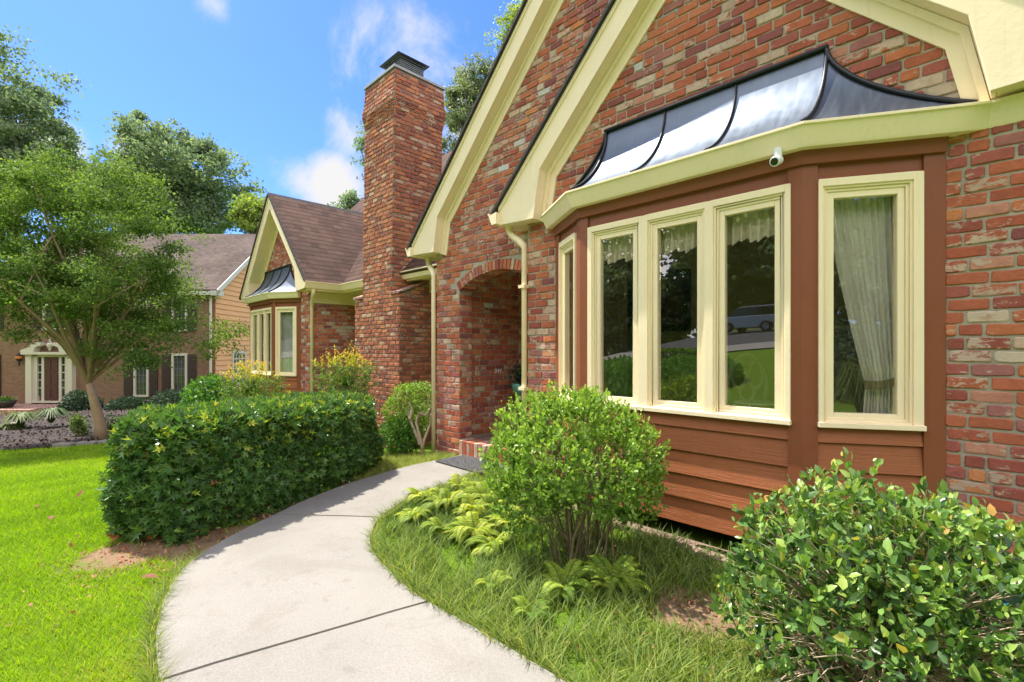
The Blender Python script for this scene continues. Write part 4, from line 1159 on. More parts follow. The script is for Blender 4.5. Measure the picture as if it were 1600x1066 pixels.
for si, (a, b) in enumerate(segs):
    l = [p.copy() for p in LP[a*5:b*5+1]]; r = [p.copy() for p in RP[a*5:b*5+1]]
    g = .009
    if si > 0:
        dv = (l[1]-l[0]).normalized(); l[0] += dv*g; dv = (r[1]-r[0]).normalized(); r[0] += dv*g
    if si < 2:
        dv = (l[-2]-l[-1]).normalized(); l[-1] += dv*g; dv = (r[-2]-r[-1]).normalized(); r[-1] += dv*g
    n = len(l); base = len(mb.v); NS = 6
    for p, q in zip(l, r):
        for k in range(NS+1):
            w = p.lerp(q, k/NS); e = .004 if k in (0, NS) else 0
            mb.v.append((w.x, w.y, PZ-e+.0025*math.sin(w.x*5)*math.sin(w.y*4)))
        mb.v.append((p.x, p.y, -.12)); mb.v.append((q.x, q.y, -.12))
    K = NS+3
    for i in range(n-1):
        for k in range(NS): mb.f.append((base+i*K+k, base+i*K+k+1, base+(i+1)*K+k+1, base+(i+1)*K+k))
        mb.f.append((base+i*K+NS+1, base+i*K, base+(i+1)*K, base+(i+1)*K+NS+1)); mb.f.append((base+i*K+NS, base+i*K+NS+2, base+(i+1)*K+NS+2, base+(i+1)*K+NS))
    for i in (0, n-1): mb.f.append(tuple(base+i*K+k for k in range(NS+1))+(base+i*K+NS+2, base+i*K+NS+1))
o = mb.build('path', M['concrete'], fixn=True); o['kind'] = 'structure'
# driveway slab right of the camera
mb = MB()
q = [grd(1612, 985, PZ), grd(1560, 1066, PZ), grd(1500, 1200, PZ), grd(2300, 1250, PZ), grd(2300, 900, PZ)]
mb.prism([(p.x, p.y) for p in q], lambda a, b, d: (a, b, d), -.1, .045); o = mb.build('walkway_slab', M['concrete']); o['kind'] = 'structure'
# road and neighbour's kerb behind the camera, seen in the panes
def strip(name, y0, y1, lift, mat):
    mb = MB(); xs_ = np.arange(-60, 60, 2.0)
    pts = []
    for i in range(len(xs_)-1):
        x0, x1 = xs_[i], xs_[i+1]; n = 6
        for k in range(n):
            a = y0+(y1-y0)*k/n; b = y0+(y1-y0)*(k+1)/n
            mb.face([(x0, a, H(x0, a)+lift), (x1, a, H(x1, a)+lift), (x1, b, H(x1, b)+lift), (x0, b, H(x0, b)+lift)])
    o = mb.build(name, mat, fixn=False); o['kind'] = 'structure'
strip('road', -34, -19, .03, M['asphalt']); strip('pavement', -19, -15.5, .05, M['concrete'])

# foundation strip and stepping stone by the bay
mb = MB(); mb.hexa([(-2.6,2.99,-.05), (-.9,2.97,-.05), (-.9,3.06,-.05), (-2.6,3.08,-.05), (-2.6,2.99,.045), (-.9,2.97,.045), (-.9,3.06,.045), (-2.6,3.08,.045)])
o = mb.build('edging', M['footing'], bevel=.006); tag(o, 'low pinkish concrete edging strip on the ground under the bay siding', 'edging')
mb = MB(); c = grd(1118, 868, .03)
pl = [(c.x+.15*math.cos(a)*(1+.15*math.sin(3*a)), c.y+.10*math.sin(a)*(1+.2*math.cos(2*a))) for a in np.linspace(0, 2*math.pi, 11)[:-1]]
mb.prism(pl, lambda a, b, d: (a, b, d), -.03, .045); o = mb.build('stepping_stone', M['stone'], bevel=.008); tag(o, 'flat tan stone on the grass left of the glossy shrub', 'stone')

# ================================================================== plants
def ground_z(P): return Hf(P[:, 0], P[:, 1])
def prism_shrub(name, poly, ztop, n, size, tmpl, mat, label, cat, dens_in=.16, top_light=.25, group=None, twig='twig', zbot=.0, bulge=.05, zoff=None):
    """a clipped shrub: poly outline in plan, leaves in a shell"""
    poly = [Vector((p[0], p[1])) for p in poly]; c = sum(poly, Vector((0, 0)))/len(poly)
    gz = H(c.x, c.y)
    root = thing(name, (c.x, c.y, gz), label, cat, group)
    m = len(poly); seg = [(poly[(i+1) % m]-poly[i]).length for i in range(m)]; per = sum(seg)
    area = abs(sum(poly[i].x*poly[(i+1) % m].y-poly[(i+1) % m].x*poly[i].y for i in range(m)))/2
    hgt = ztop(c.x, c.y)-gz
    nside = int(n*per*hgt/(per*hgt+area)); ntop = n-nside
    cum = np.cumsum(seg)/per; r = rng.random(nside); idx = np.searchsorted(cum, r); idx = np.minimum(idx, m-1)
    PA = np.array([tuple(p) for p in poly]); PB = np.roll(PA, -1, 0)
    t = rng.random(nside)[:, None]; xy = PA[idx]*(1-t)+PB[idx]*t
    cc = np.array([c.x, c.y]); d = PB[idx]-PA[idx]; nn = np.stack([d[:, 1], -d[:, 0]], -1); nn = nn/np.linalg.norm(nn, axis=1)[:, None]
    sg = np.sign(((xy-cc)*nn).sum(1))[:, None]; nn = nn*sg
    ztp = np.array([ztop(a, b) for a, b in xy]); g0 = Hf(xy[:, 0], xy[:, 1])+zbot
    h = rng.random(nside)
    depth = rng.exponential(dens_in*.5, nside)
    edge = np.clip((h-.82)/.18, 0, 1); depth += .15*edge**2
    low = np.clip((.25-h)/.25, 0, 1); depth -= bulge*(h < .5)*.5; depth += low*.06
    z = g0+(ztp-g0)*h
    P = np.concatenate([xy-nn*depth[:, None], z[:, None]], 1)
    lump = vnoise(P, 6.0, 3)*.075+vnoise(P, 15.0, 5)*.04
    P[:, :2] += nn*lump[:, None]
    O1 = np.concatenate([nn, (edge*1.2)[:, None]], 1)
    # top
    bb0 = PA.min(0); bb1 = PA.max(0); q = rng.random((ntop*4, 2))*(bb1-bb0)+bb0
    q = q[in_poly(q[:, 0], q[:, 1], PA)][:ntop]
    zt = np.array([ztop(a, b) for a, b in q])-rng.exponential(dens_in*.3, len(q))
    P2 = np.concatenate([q, zt[:, None]], 1); P2[:, 2] += vnoise(P2, 5.0, 3)*.05+vnoise(P2, 15, 5)*.03; bd_ = np.min(np.linalg.norm(P2[:, None, :2]-xy[None, ::40, :], axis=2), axis=1); P2[:, 2] -= .07*np.clip(1-bd_/.16, 0, 1)**2
    O2 = np.tile(np.array([[0, 0, 1.0]]), (len(q), 1))
    P = np.concatenate([P, P2]); O = np.concatenate([O1, O2])
    # gaps
    keep = vnoise(P, 11.0, 9)+.4*vnoise(P, 25.0, 10) > -.50
    P, O = P[keep], O[keep]
    v = rng.beta(2, 3, len(P))*.78
    hh = (P[:, 2]-gz)/hgt
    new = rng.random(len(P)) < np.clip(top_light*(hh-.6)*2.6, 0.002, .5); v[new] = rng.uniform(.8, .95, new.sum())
    dead = (rng.random(len(P)) < .001+.05*(hh < .16)); v[dead] = 1.0
    scatter('foliage', P, O, size*rng.uniform(.65, 1.25, len(P)), tmpl, v, mat, root, tipout=.35, nrand=.55)
    tw = MB()
    for k in range(70):
        i = rng.integers(0, len(P)); p = Vector(P[i])*.86+Vector((c.x, c.y, gz+.35*hgt))*.14
        b = Vector((c.x+(p.x-c.x)*.72, c.y+(p.y-c.y)*.72, H(p.x, p.y)))
        mid = b.lerp(p, .5)+Vector((random.uniform(-.05, .05), random.uniform(-.05, .05), 0))
        tw.tube([b, mid, p], [.012, .008, .004], 5, cap=False)
    tw.build('branch', M[twig], root, smooth=True)
    return root
L2 = lambda lat, D: (cw(lat, D).x, cw(lat, D).y)
hp = [L2(*q) for q in ((-2.72, 3.22), (-2.22, 3.12), (-1.93, 3.72), (-1.68, 4.33), (-1.50, 4.93), (-1.56, 5.40), (-1.85, 6.0), (-2.3, 6.15), (-2.9, 5.9), (-3.05, 4.9), (-2.98, 3.9))]
def hedge_top(x, y):
    D = (-x+y)*.7071
    return .815-.035*(D-3.2)
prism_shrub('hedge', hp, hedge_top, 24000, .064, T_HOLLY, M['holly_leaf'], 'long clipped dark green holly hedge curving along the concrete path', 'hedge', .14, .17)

def blob_shrub(name, c, rx, ry, z0, z1, n, size, tmpl, mat, label, cat, shell=.25, stems=0, stem_mat='twig', stem_r=.01, vfun=None, group=None, lump=.08, lsc=6.0, tipout=.5, up=.5, flat=1.0, width=1.0, seed=1, base_z=None, open_low=0.0, twigs=60, shoot=0, shlen=2.6, thin=0, lobes=None, sbase=.22):
    gz = H(c[0], c[1]) if base_z is None else base_z
    root = thing(name, (c[0], c[1], gz), label, cat, group)
    zc = (z0+z1)/2; rz = (z1-z0)/2
    d = nrm(rng.normal(size=(n, 3)))
    rr = 1-np.minimum(rng.exponential(shell, n), .98)
    d2 = d.copy()
    k = 1+vnoise(d, lsc*.5, seed)*lump*1.6+vnoise(d, lsc*1.4, seed+1)*lump
    P = d*(rr*k)[:, None]*np.array([rx, ry, rz])
    P[:, 2] = np.sign(P[:, 2])*np.abs(P[:, 2])
    P += np.array([c[0], c[1], zc])
    O = d*np.array([1/rx, 1/ry, 1/rz]); O = nrm(O)
    if lobes:
        LB = np.array(lobes); pk = LB[:, 3]**2; pk = pk/pk.sum(); kk = rng.choice(len(LB), n, p=pk)
        k2 = 1+vnoise(d+kk[:, None], lsc, seed)*lump
        P = LB[kk, :3]+d*(rr*k2)[:, None]*LB[kk, 3:4]
        dd = np.min(np.linalg.norm(P[:, None, :]-LB[None, :, :3], axis=2)/LB[None, :, 3], axis=1)
        sel = dd > .55+.3*rng.random(n)
        P, O, rr, n = P[sel], d[sel], rr[sel], int(sel.sum())
    keep = vnoise(P, 9/max(rx, .3)*.6+3, seed+5) > -.55
    if open_low > 0:
        keep &= ~((P[:, 2] < z0+open_low*(z1-z0)) & (rng.random(n) < .85))
    if thin: keep &= ~((rng.random(n) < .55) & (P[:, 2] < z0+(z1-z0)*(.45+.2*vnoise(P, 8, 44))))
    P, O, rr = P[keep], O[keep], rr[keep]
    if shoot:   # gather leaves along short upright shoots
        ns = max(1, len(P)//shoot); S = P[:ns]; SO = nrm(O[:ns]+np.array([0, 0, .9])+rng.normal(size=(ns, 3))*.35)
        kk = np.tile(np.arange(ns), shoot); along = np.repeat(np.arange(shoot), ns)/shoot
        P = S[kk]+SO[kk]*(along*size*shlen*rng.uniform(.5, 1.3, ns)[kk])[:, None]+rng.normal(size=(len(kk), 3))*size*.12; O = SO[kk]; rr = rr[:ns][kk]
        tipv = along
    else: tipv = None
    hh = (P[:, 2]-z0)/(z1-z0)
    v = vfun(hh, rr, len(P)) if vfun else rng.beta(2, 2.5, len(P))
    if tipv is not None: v = np.clip(v*.75+.28*tipv*np.clip(hh+.3, 0, 1), 0, 1)
    scatter('foliage', P, O, size*rng.uniform(.42, 1.35, len(P)), tmpl, v, mat, root, tipout=tipout, nrand=.7, up=up, width=width)
    if stems:
        tw = MB()
        for k in range(stems):
            a = random.uniform(0, 2*math.pi); r1 = random.random()**.5
            tip = Vector((c[0]+rx*.8*r1*math.cos(a), c[1]+ry*.8*r1*math.sin(a), z0+(z1-z0)*(random.uniform(.35, .85)-.2*r1)))
            b = Vector((c[0]+rx*sbase*math.cos(a)*random.random(), c[1]+ry*sbase*math.sin(a)*random.random(), gz-.02))
            m1 = b.lerp(tip, .4)+Vector((random.uniform(-.05, .05)*rx, random.uniform(-.05, .05)*rx, .12*rz)); m2 = b.lerp(tip, .75)+Vector((random.uniform(-.08, .08)*rx, random.uniform(-.08, .08)*rx, .05))
            r = stem_r*random.uniform(.6, 1.3)
            tw.tube([b, m1, m2, tip], [r, r*.75, r*.5, r*.25], 6, cap=False)
            for j in range(3):
                e = m2+Vector((random.uniform(-.3, .3)*rx, random.uniform(-.3, .3)*rx, random.uniform(.05, .35)*rz)); tw.tube([m2, m2.lerp(e, .5)+Vector((0, 0, .02)), e], [r*.45, r*.35, r*.2], 5, cap=False)
        if twigs:
            for i in rng.integers(0, len(P), twigs):
                p = Vector(P[i]); q = p.lerp(Vector((c[0], c[1], zc-.3*rz)), random.uniform(.25, .5)); tw.tube([q, q.lerp(p, .5)+Vector((random.uniform(-.02, .02), 0, .01)), p], [stem_r*.35, stem_r*.3, stem_r*.15], 4, cap=False)
        tw.build('stem', M[stem_mat], root, smooth=True)
    return root
# round boxwood before the bay
bc = cw(.40, 2.98)
bl = [(-.28, .06, .74, .25), (-.06, -.05, .80, .25), (.16, .04, .74, .25), (.34, -.02, .62, .22), (-.40, -.06, .56, .21), (-.18, -.22, .60, .24), (.12, -.24, .58, .25), (.02, .22, .66, .26), (.33, -.14, .44, .18), (-.34, -.16, .38, .18), (-.08, .1, .62, .3), (.24, .2, .55, .22), (.42, .02, .50, .12), (-.2, .25, .5, .22)]
bl = [(cw(.40+a*.92, 2.98+b*.92).x, cw(.40+a*.92, 2.98+b*.92).y, z, r_*.96) for a, b, z, r_ in bl]
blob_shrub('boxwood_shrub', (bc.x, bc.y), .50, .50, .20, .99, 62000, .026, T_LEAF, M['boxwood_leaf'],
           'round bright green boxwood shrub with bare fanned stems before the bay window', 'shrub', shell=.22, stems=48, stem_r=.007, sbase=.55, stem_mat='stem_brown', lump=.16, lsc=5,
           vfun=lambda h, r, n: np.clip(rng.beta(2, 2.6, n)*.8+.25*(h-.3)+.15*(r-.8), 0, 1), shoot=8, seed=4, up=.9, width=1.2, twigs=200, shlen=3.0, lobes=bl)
# glossy shrub at the right
gc = cw(1.36, 1.72)
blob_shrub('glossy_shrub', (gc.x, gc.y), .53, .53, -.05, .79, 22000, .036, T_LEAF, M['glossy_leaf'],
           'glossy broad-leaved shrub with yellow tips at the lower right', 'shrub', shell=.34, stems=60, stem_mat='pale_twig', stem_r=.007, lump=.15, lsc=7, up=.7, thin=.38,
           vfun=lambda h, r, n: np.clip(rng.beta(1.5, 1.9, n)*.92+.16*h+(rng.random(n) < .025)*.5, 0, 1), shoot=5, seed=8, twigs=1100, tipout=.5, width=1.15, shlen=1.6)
# gnarly topiary by the porch corner
tc_ = pxl(648, 6.3, 640)
blob_shrub('topiary_bush', (tc_.x-.16, tc_.y), .42, .34, .05, .83, 11000, .034, T_LEAF, M['boxwood_leaf'],
           'small bush with twisted bare branches beside the porch downspout', 'shrub', shell=.3, stems=0, lump=.16, lsc=5, lobes=[(tc_.x+.70711*(a-b), tc_.y+.70711*(a+b), z, r_) for a, b, z, r_ in ((-.12, .05, .62, .22), (.10, 0, .66, .20), (-.26, .05, .48, .17), (-.2, .12, .28, .19), (.22, .05, .58, .14), (-.02, .1, .70, .16), (-.05, .25, .3, .2))], vfun=lambda h, r, n: np.clip(rng.beta(2, 3, n)*.8+.2*(h-.2), 0, 1), seed=12)
rt_ = bpy.data.objects['topiary_bush']; b0 = cw((658-800)/746*6.2, 6.2, -.06)
tw = MB()
for pts in ([(658,712),(662,690),(672,665),(674,648),(668,632),(672,618)], [(660,700),(655,680),(650,660),(655,645),(662,630)], [(656,695),(648,675),(640,655),(634,640)], [(655,645),(664,650),(672,640),(680,628)], [(674,650),(681,640),(684,626)], [(640,655),(644,640),(640,625)]):
    pp = [cw((a-800)/746*(6.15+.03*i), 6.15+.03*i, CAMZ+(546-b)/746*6.15) for i, (a, b) in enumerate(pts)]
    tw.tube(pp, [.022*(1-.12*i) for i in range(len(pp))], 7, cap=False)
tw.build('trunk', M['pale_twig'], rt_, smooth=True)
lc = pxl(625, 6.35, 690)
blob_shrub('low_shrub', (lc.x, lc.y), .32, .28, -.1, .4, 3500, .04, T_LEAF, M['camellia_leaf'], 'low dark leafy shrub at the foot of the chimney', 'shrub', shell=.35, seed=14)
# nandinas with orange new growth
def nand(px, py0, py1, D, r, label, seed):
    t = pxl(px, D, py0); b = pxl(px, D, py1)
    fn = lambda h, rr, n: np.clip(np.where(h > .74, .45+.75*(h-.55)*rng.uniform(.4, 1.6, n), rng.beta(2, 3, n)*.6), 0, 1)
    blob_shrub('nandina', (t.x, t.y), r, r, b.z-.1, t.z, 5200, .042, T_LEAF, M['nandina_leaf'], label, 'shrub', shell=.55, stems=18, stem_r=.008, lump=.22, vfun=fn, seed=seed, shoot=7, tipout=.7, width=.8, group='nandina shrubs behind the hedge')
nand(541, 548, 640, 7.0, .40, 'nandina with orange-yellow new leaves before the chimney base', 21)
nand(392, 572, 640, 7.6, .44, 'wispy yellow-green nandina below the far bay window', 25)
cc = pxl(332, 8.3, 610)
blob_shrub('camellia_bush', (cc.x, cc.y), .50, .45, -.2, .88, 4200, .075, T_LEAF, M['camellia_leaf'], 'bright leafy camellia bush left of the yellow-tipped nandina behind the hedge', 'shrub', shell=.35, stems=10, seed=31, lump=.1)

# ferns
def fern(c, n, L, label, seed, vb=.5, group=None, col='fern_leaf'):
    rs = np.random.default_rng(seed)
    root = thing('fern', (c[0], c[1], H(c[0], c[1])), label, 'fern', group)
    Vs = []; vals = []
    P = []; O = []; 
    T, Fc = T_LEAF
    pts = []; ydir = []; ndir = []; sz = []
    st = MB()
    for k in range(n):
        a = rs.uniform(0, 6.28); l = L*rs.uniform(.4, 1.1); e = rs.uniform(.6, 1.7)
        d = np.array([math.cos(a), math.sin(a), 0.0]); side = np.array([-d[1], d[0], 0])
        m = 24; prev = []; fv_ = rs.uniform(-.35, .25)
        for i in range(m):
            t = i/(m-1); r = l*t*(1-.12*t); z = l*e*(t-.85*t*t)+.03
            p = np.array([c[0], c[1], H(c[0], c[1])])+d*r+np.array([0, 0, z])
            prev.append(p)
            if i < 3: continue
            w = l*.24*(1-t)**.75+.008
            tang = nrm(d+np.array([0, 0, e*(1-1.7*t)]))
            for sg in (-1, 1):
                pts.append(p); ydir.append(nrm(side*sg+tang*.35+np.array([0, 0, -.15]))); ndir.append(np.cross(side, tang)*-1+rs.normal(size=3)*.1); sz.append(w); vals.append(np.clip(vb-.1+fv_+rs.uniform(-.15, .15), 0, 1))
        st.tube([Vector(p) for p in prev[::3]+[prev[-1]]], .0025, 4, cap=False)
    pts = np.array(pts); y = np.array(ydir); nn = nrm(np.array(ndir)); x = nrm(np.cross(y, nn)); nn = np.cross(x, y); s = np.array(sz)[:, None, None]
    V = pts[:, None, :]+s*(T[None, :, 0:1]*x[:, None, :]*.48+T[None, :, 1:2]*y[:, None, :]+T[None, :, 2:3]*nn[:, None, :])
    np_mesh('frond', V, Fc, 0, np.array(vals), M[col], root)
    st.build('frond_stem', M['fern_leaf'], root)
FG = 'ferns in the bed before the bay'
fl = [((760, 790), 26, .42, 'dense yellow-green fern at the path edge left of the boxwood', .75), ((700, 800), 22, .36, 'spreading pale fern nearest the path bend', .7),
      ((740, 845), 20, .36, 'bright fern fronds before the left side of the boxwood', .8), ((800, 830), 16, .36, 'lime fern tucked under the left of the boxwood', .8),
      ((820, 770), 16, .36, 'yellow fern half hidden behind the left of the boxwood', .85),
      ((660, 785), 12, .34, 'yellow-green fern at the narrow far end of the bed by the path', .8), ((720, 770), 12, .34, 'yellow fern between the path and the boxwood, farthest of its group', .85), ((650, 815), 12, .32, 'lime fern spilling to the path joint', .65), ((690, 840), 10, .30, 'lime fern low in the grass inside the path bend', .6),
      ((770, 865), 12, .32, 'bright fern at the left foot of the boxwood', .7), ((735, 810), 14, .36, 'large yellow-green fern in the middle of the group left of the boxwood', .8), ((790, 800), 12, .36, 'yellow fern under the left edge of the boxwood foliage', .8),
      ((770, 930), 6, .20, 'small thin fern standing alone in the grass near the path', .55), ((880, 930), 11, .34, 'green fern directly before the boxwood stems', .45),
      ((960, 925), 11, .40, 'large upright fern right of the boxwood base', .4), ((830, 975), 7, .22, 'low fern in shadow nearest the camera', .3)]
for i, (p, n, L, lab, vb) in enumerate(fl):
    g = grd(*p); fern((g.x, g.y), int(n*2.6), L*.66, lab, 60+i, vb, FG)

# ------------------------------------------------------------------ grass
def blades(name, xy, h, w, lean, vals, mat, seg2=True, zoff=0.0):
    N = len(xy); z = Hf(xy[:, 0], xy[:, 1])+zoff
    a = rng.uniform(0, 6.28, N); b = rng.uniform(0, 6.28, N)
    ax_ = np.stack([np.cos(a), np.sin(a), 0*a], -1)*w[:, None]*.5
    ln = np.stack([np.cos(b), np.sin(b), 0*b], -1)*(h*lean)[:, None]
    base = np.concatenate([xy, z[:, None]], 1)
    up = np.zeros((N, 3)); up[:, 2] = h
    V = np.stack([base-ax_, base+ax_, base+up*.55+ln*.35+ax_*.75, base+up*.55+ln*.35-ax_*.75, base+up+ln], 1)
    o = np_mesh(name, V, [(0, 1, 2, 3), (3, 2, 4)], 0, vals, mat); return o
bayarea = [(-2.95, 3.45), (-2.4, 3.02), (-.7, 3.02), (-.1, 3.5), (3, 3.5), (3, 8), (-3.2, 8), (-5.0, 3.7), (-6.4, 4.0), (-8, 4.0), (-9.2, 3.8), (-9.2, 8), (-3.2, 12), (6, 12), (6, 3.4)]
def lawn_pts(n, lat0, lat1, D0, D1, power=1.0):
    D = D0+(D1-D0)*rng.random(n)**power
    lat = rng.uniform(lat0, lat1, n)
    x = .70711*(lat-D); y = .70711*(lat+D); return x, y, lat, D
NP = 260000
lawnx = []
# near lawn wedge, density falling with distance
D = 1.2+12.2*rng.random(NP)**1.35
lat = -D*rng.uniform(.30, 1.45, NP)-.2
x = .70711*(lat-D); y = .70711*(lat+D)
hedge_np = np.array(hp); 
def shrinkpoly(P, k): c = P.mean(0); return (P-c)*k+c
ok = ~in_poly(x, y, PATH_POLY) & ~in_poly(x, y, shrinkpoly(hedge_np, .97)) & (y < 3.3-.0*x)
P3 = np.stack([x, y, 0*x], 1)
dirt = np.zeros(NP, bool)
for s_ in SOIL[:3]:
    dd = np.hypot(x-s_[0], y-s_[1])+vnoise(P3, 5, 2)*.13
    dirt |= (dd < s_[2]-.02)
ok &= ~(dirt & (rng.random(NP) < .97))
mulch_edge_D = lambda lat: 10.2+.25*np.sin(lat*1.3)
ok &= ~((D > mulch_edge_D(lat)) & (lat < -6.2)) & ~((D > 8.3) & (lat > -6.2))
x, y, D = x[ok], y[ok], D[ok]; Pn = np.stack([x, y, 0*x], 1)
far = np.clip((D-2)/8, 0, 1)
hh = (.030+.022*far)*rng.uniform(.6, 1.35, len(x))*(1+.25*vnoise(Pn, 3, 6)); ww = .0035+.012*far
vv = np.clip(.45+.38*vnoise(Pn, 1.1, 4)+.34*vnoise(Pn, 4.5, 7)+rng.normal(0, .2, len(x)), 0, 1)
lawn = blades('lawn_grass', np.stack([x, y], 1), hh, ww, .75, vv, M['lawn_blade']); tag(lawn, 'bright yellow-green mown lawn left of the concrete path', 'lawn grass', kind='stuff')
# bed grass between path and bay
NB = 95000
x = rng.uniform(-5.2, .9, NB); y = rng.uniform(.9, 3.7, NB)
Pn = np.stack([x, y, 0*x], 1)
lat = (x+y)*.7071; D = (y-x)*.7071
ok = ~in_poly(x, y, PATH_POLY) & ~in_poly(x, y, bayarea) & (lat > -D*.2-.25) & ~in_poly(x, y, shrinkpoly(hedge_np, 1.0)) & (D > 1.1)
pathp = np.array(PATH_POLY)
# which side of the path: keep the house side
cen = np.array([(a+b)/2 for a, b in zip(LP, RP)])
dirt = np.zeros(NB, bool)
for s_ in SOIL[3:]:
    dirt |= (np.hypot(x-s_[0], y-s_[1])+vnoise(Pn, 4, 2)*.22 < s_[2]-.05)
ok &= ~(dirt & (rng.random(NB) < .72))
ok &= (vnoise(Pn, 9, 12)+.5*vnoise(Pn, 21, 13)+rng.normal(0, .2, NB) > -.22)
x, y, D, Pn = x[ok], y[ok], D[ok], Pn[ok]
hh = rng.uniform(.035, .12, len(x))*(1+.7*vnoise(Pn, 4.3, 8)); ww = np.full(len(x), .005)+.001*D
vv = np.clip(.42+.3*vnoise(Pn, 1.6, 14)+rng.normal(0, .17, len(x)), 0, 1)
bg_ = blades('bed_grass', np.stack([x, y], 1), hh, ww, .9, vv, M['bed_blade']); tag(bg_, 'longer weedy grass in the bed between path and bay', 'grass', kind='stuff')
# grass strip between hedge end and porch
x = rng.uniform(-6.3, -4.3, 14000); y = rng.uniform(2.2, 3.9, 14000); lat = (x+y)*.7071; D = (y-x)*.7071
ok = ~in_poly(x, y, PATH_POLY) & ~in_poly(x, y, hedge_np) & (lat > -1.7) & (y < 3.64+.0*x) 
x, y = x[ok], y[ok]
st_ = blades('strip_grass', np.stack([x, y], 1), rng.uniform(.05, .13, len(x)), np.full(len(x), .009), .8, np.clip(rng.normal(.65, .2, len(x)), 0, 1), M['bed_blade']); tag(st_, 'pale tufted grass strip between the hedge and the porch', 'grass', kind='stuff')
ex_, ey_, ev_ = [], [], []
for side_, pts_ in ((0, LP), (1, RP)):
    for i in range(len(pts_)-1):
        p, q = pts_[i], pts_[i+1]; m_ = int((q-p).length*520)
        nn_ = Vector(((q-p).y, -(q-p).x)).normalized()
        cen_ = (LP[min(i, len(LP)-1)]+RP[min(i, len(RP)-1)])/2
        if nn_.dot(cen_-p) > 0: nn_ = -nn_
        for k in range(m_):
            t = random.random(); w = p.lerp(q, t)+nn_*random.uniform(.002, .035)
            if side_ == 0 and (w.y-w.x)*.7071 > 3.0: continue
            if side_ == 1 and w.y > 3.3: continue
            ex_.append(w.x); ey_.append(w.y)
ex_ = np.array(ex_); ey_ = np.array(ey_)
eg = blades('edge_grass', np.stack([ex_, ey_], 1), rng.uniform(.05, .10, len(ex_)), rng.uniform(.003, .006, len(ex_)), 1.1, np.clip(rng.normal(.5, .25, len(ex_)), 0, 1), M['bed_blade']); tag(eg, 'untrimmed grass leaning over the edges of the concrete path', 'grass', kind='stuff')
# fallen leaves and debris on the soil
n = 1500; k = rng.integers(0, len(SOIL), n); S = np.array(SOIL)
P = np.stack([S[k, 0]+rng.normal(0, .35, n), S[k, 1]+rng.normal(0, .35, n), np.zeros(n)], 1)
P = P[~in_poly(P[:, 0], P[:, 1], PATH_POLY) & (P[:, 1] < 3.0)]; P[:, 2] = ground_z(P)+.012
o = scatter('fallen_leaves', P, np.tile([[0, 0, 1.0]], (len(P), 1)), rng.uniform(.015, .04, len(P)), T_LEAF, rng.random(len(P)), M['dry_leaf'], None, tipout=0, nrand=.25, up=0); tag(o, 'dry fallen leaves scattered over bare soil', 'leaves', kind='stuff')

for i, (px_, py_) in enumerate(((62, 752), (80, 779), (120, 742), (220, 905))):
    g_ = grd(px_, py_, .03); n_ = 3
    o = scatter('fallen_leaf', np.array([[g_.x+.02*k, g_.y+.01*k, H(g_.x, g_.y)+.045] for k in range(1)]), np.array([[0, 0, 1.0]]), np.array([.10]), T_LEAF, np.array([.1]), M['dry_leaf'], None, tipout=0, nrand=.2, up=0)
    tag(o, ['brown fallen leaf on the lawn, farthest but one from the camera', 'brown fallen leaf on the lawn, second nearest the camera', 'brown fallen leaf on the lawn, farthest from the camera', 'brown fallen leaf on the lawn near the path edge'][i], 'leaf', 'fallen leaves on the lawn')
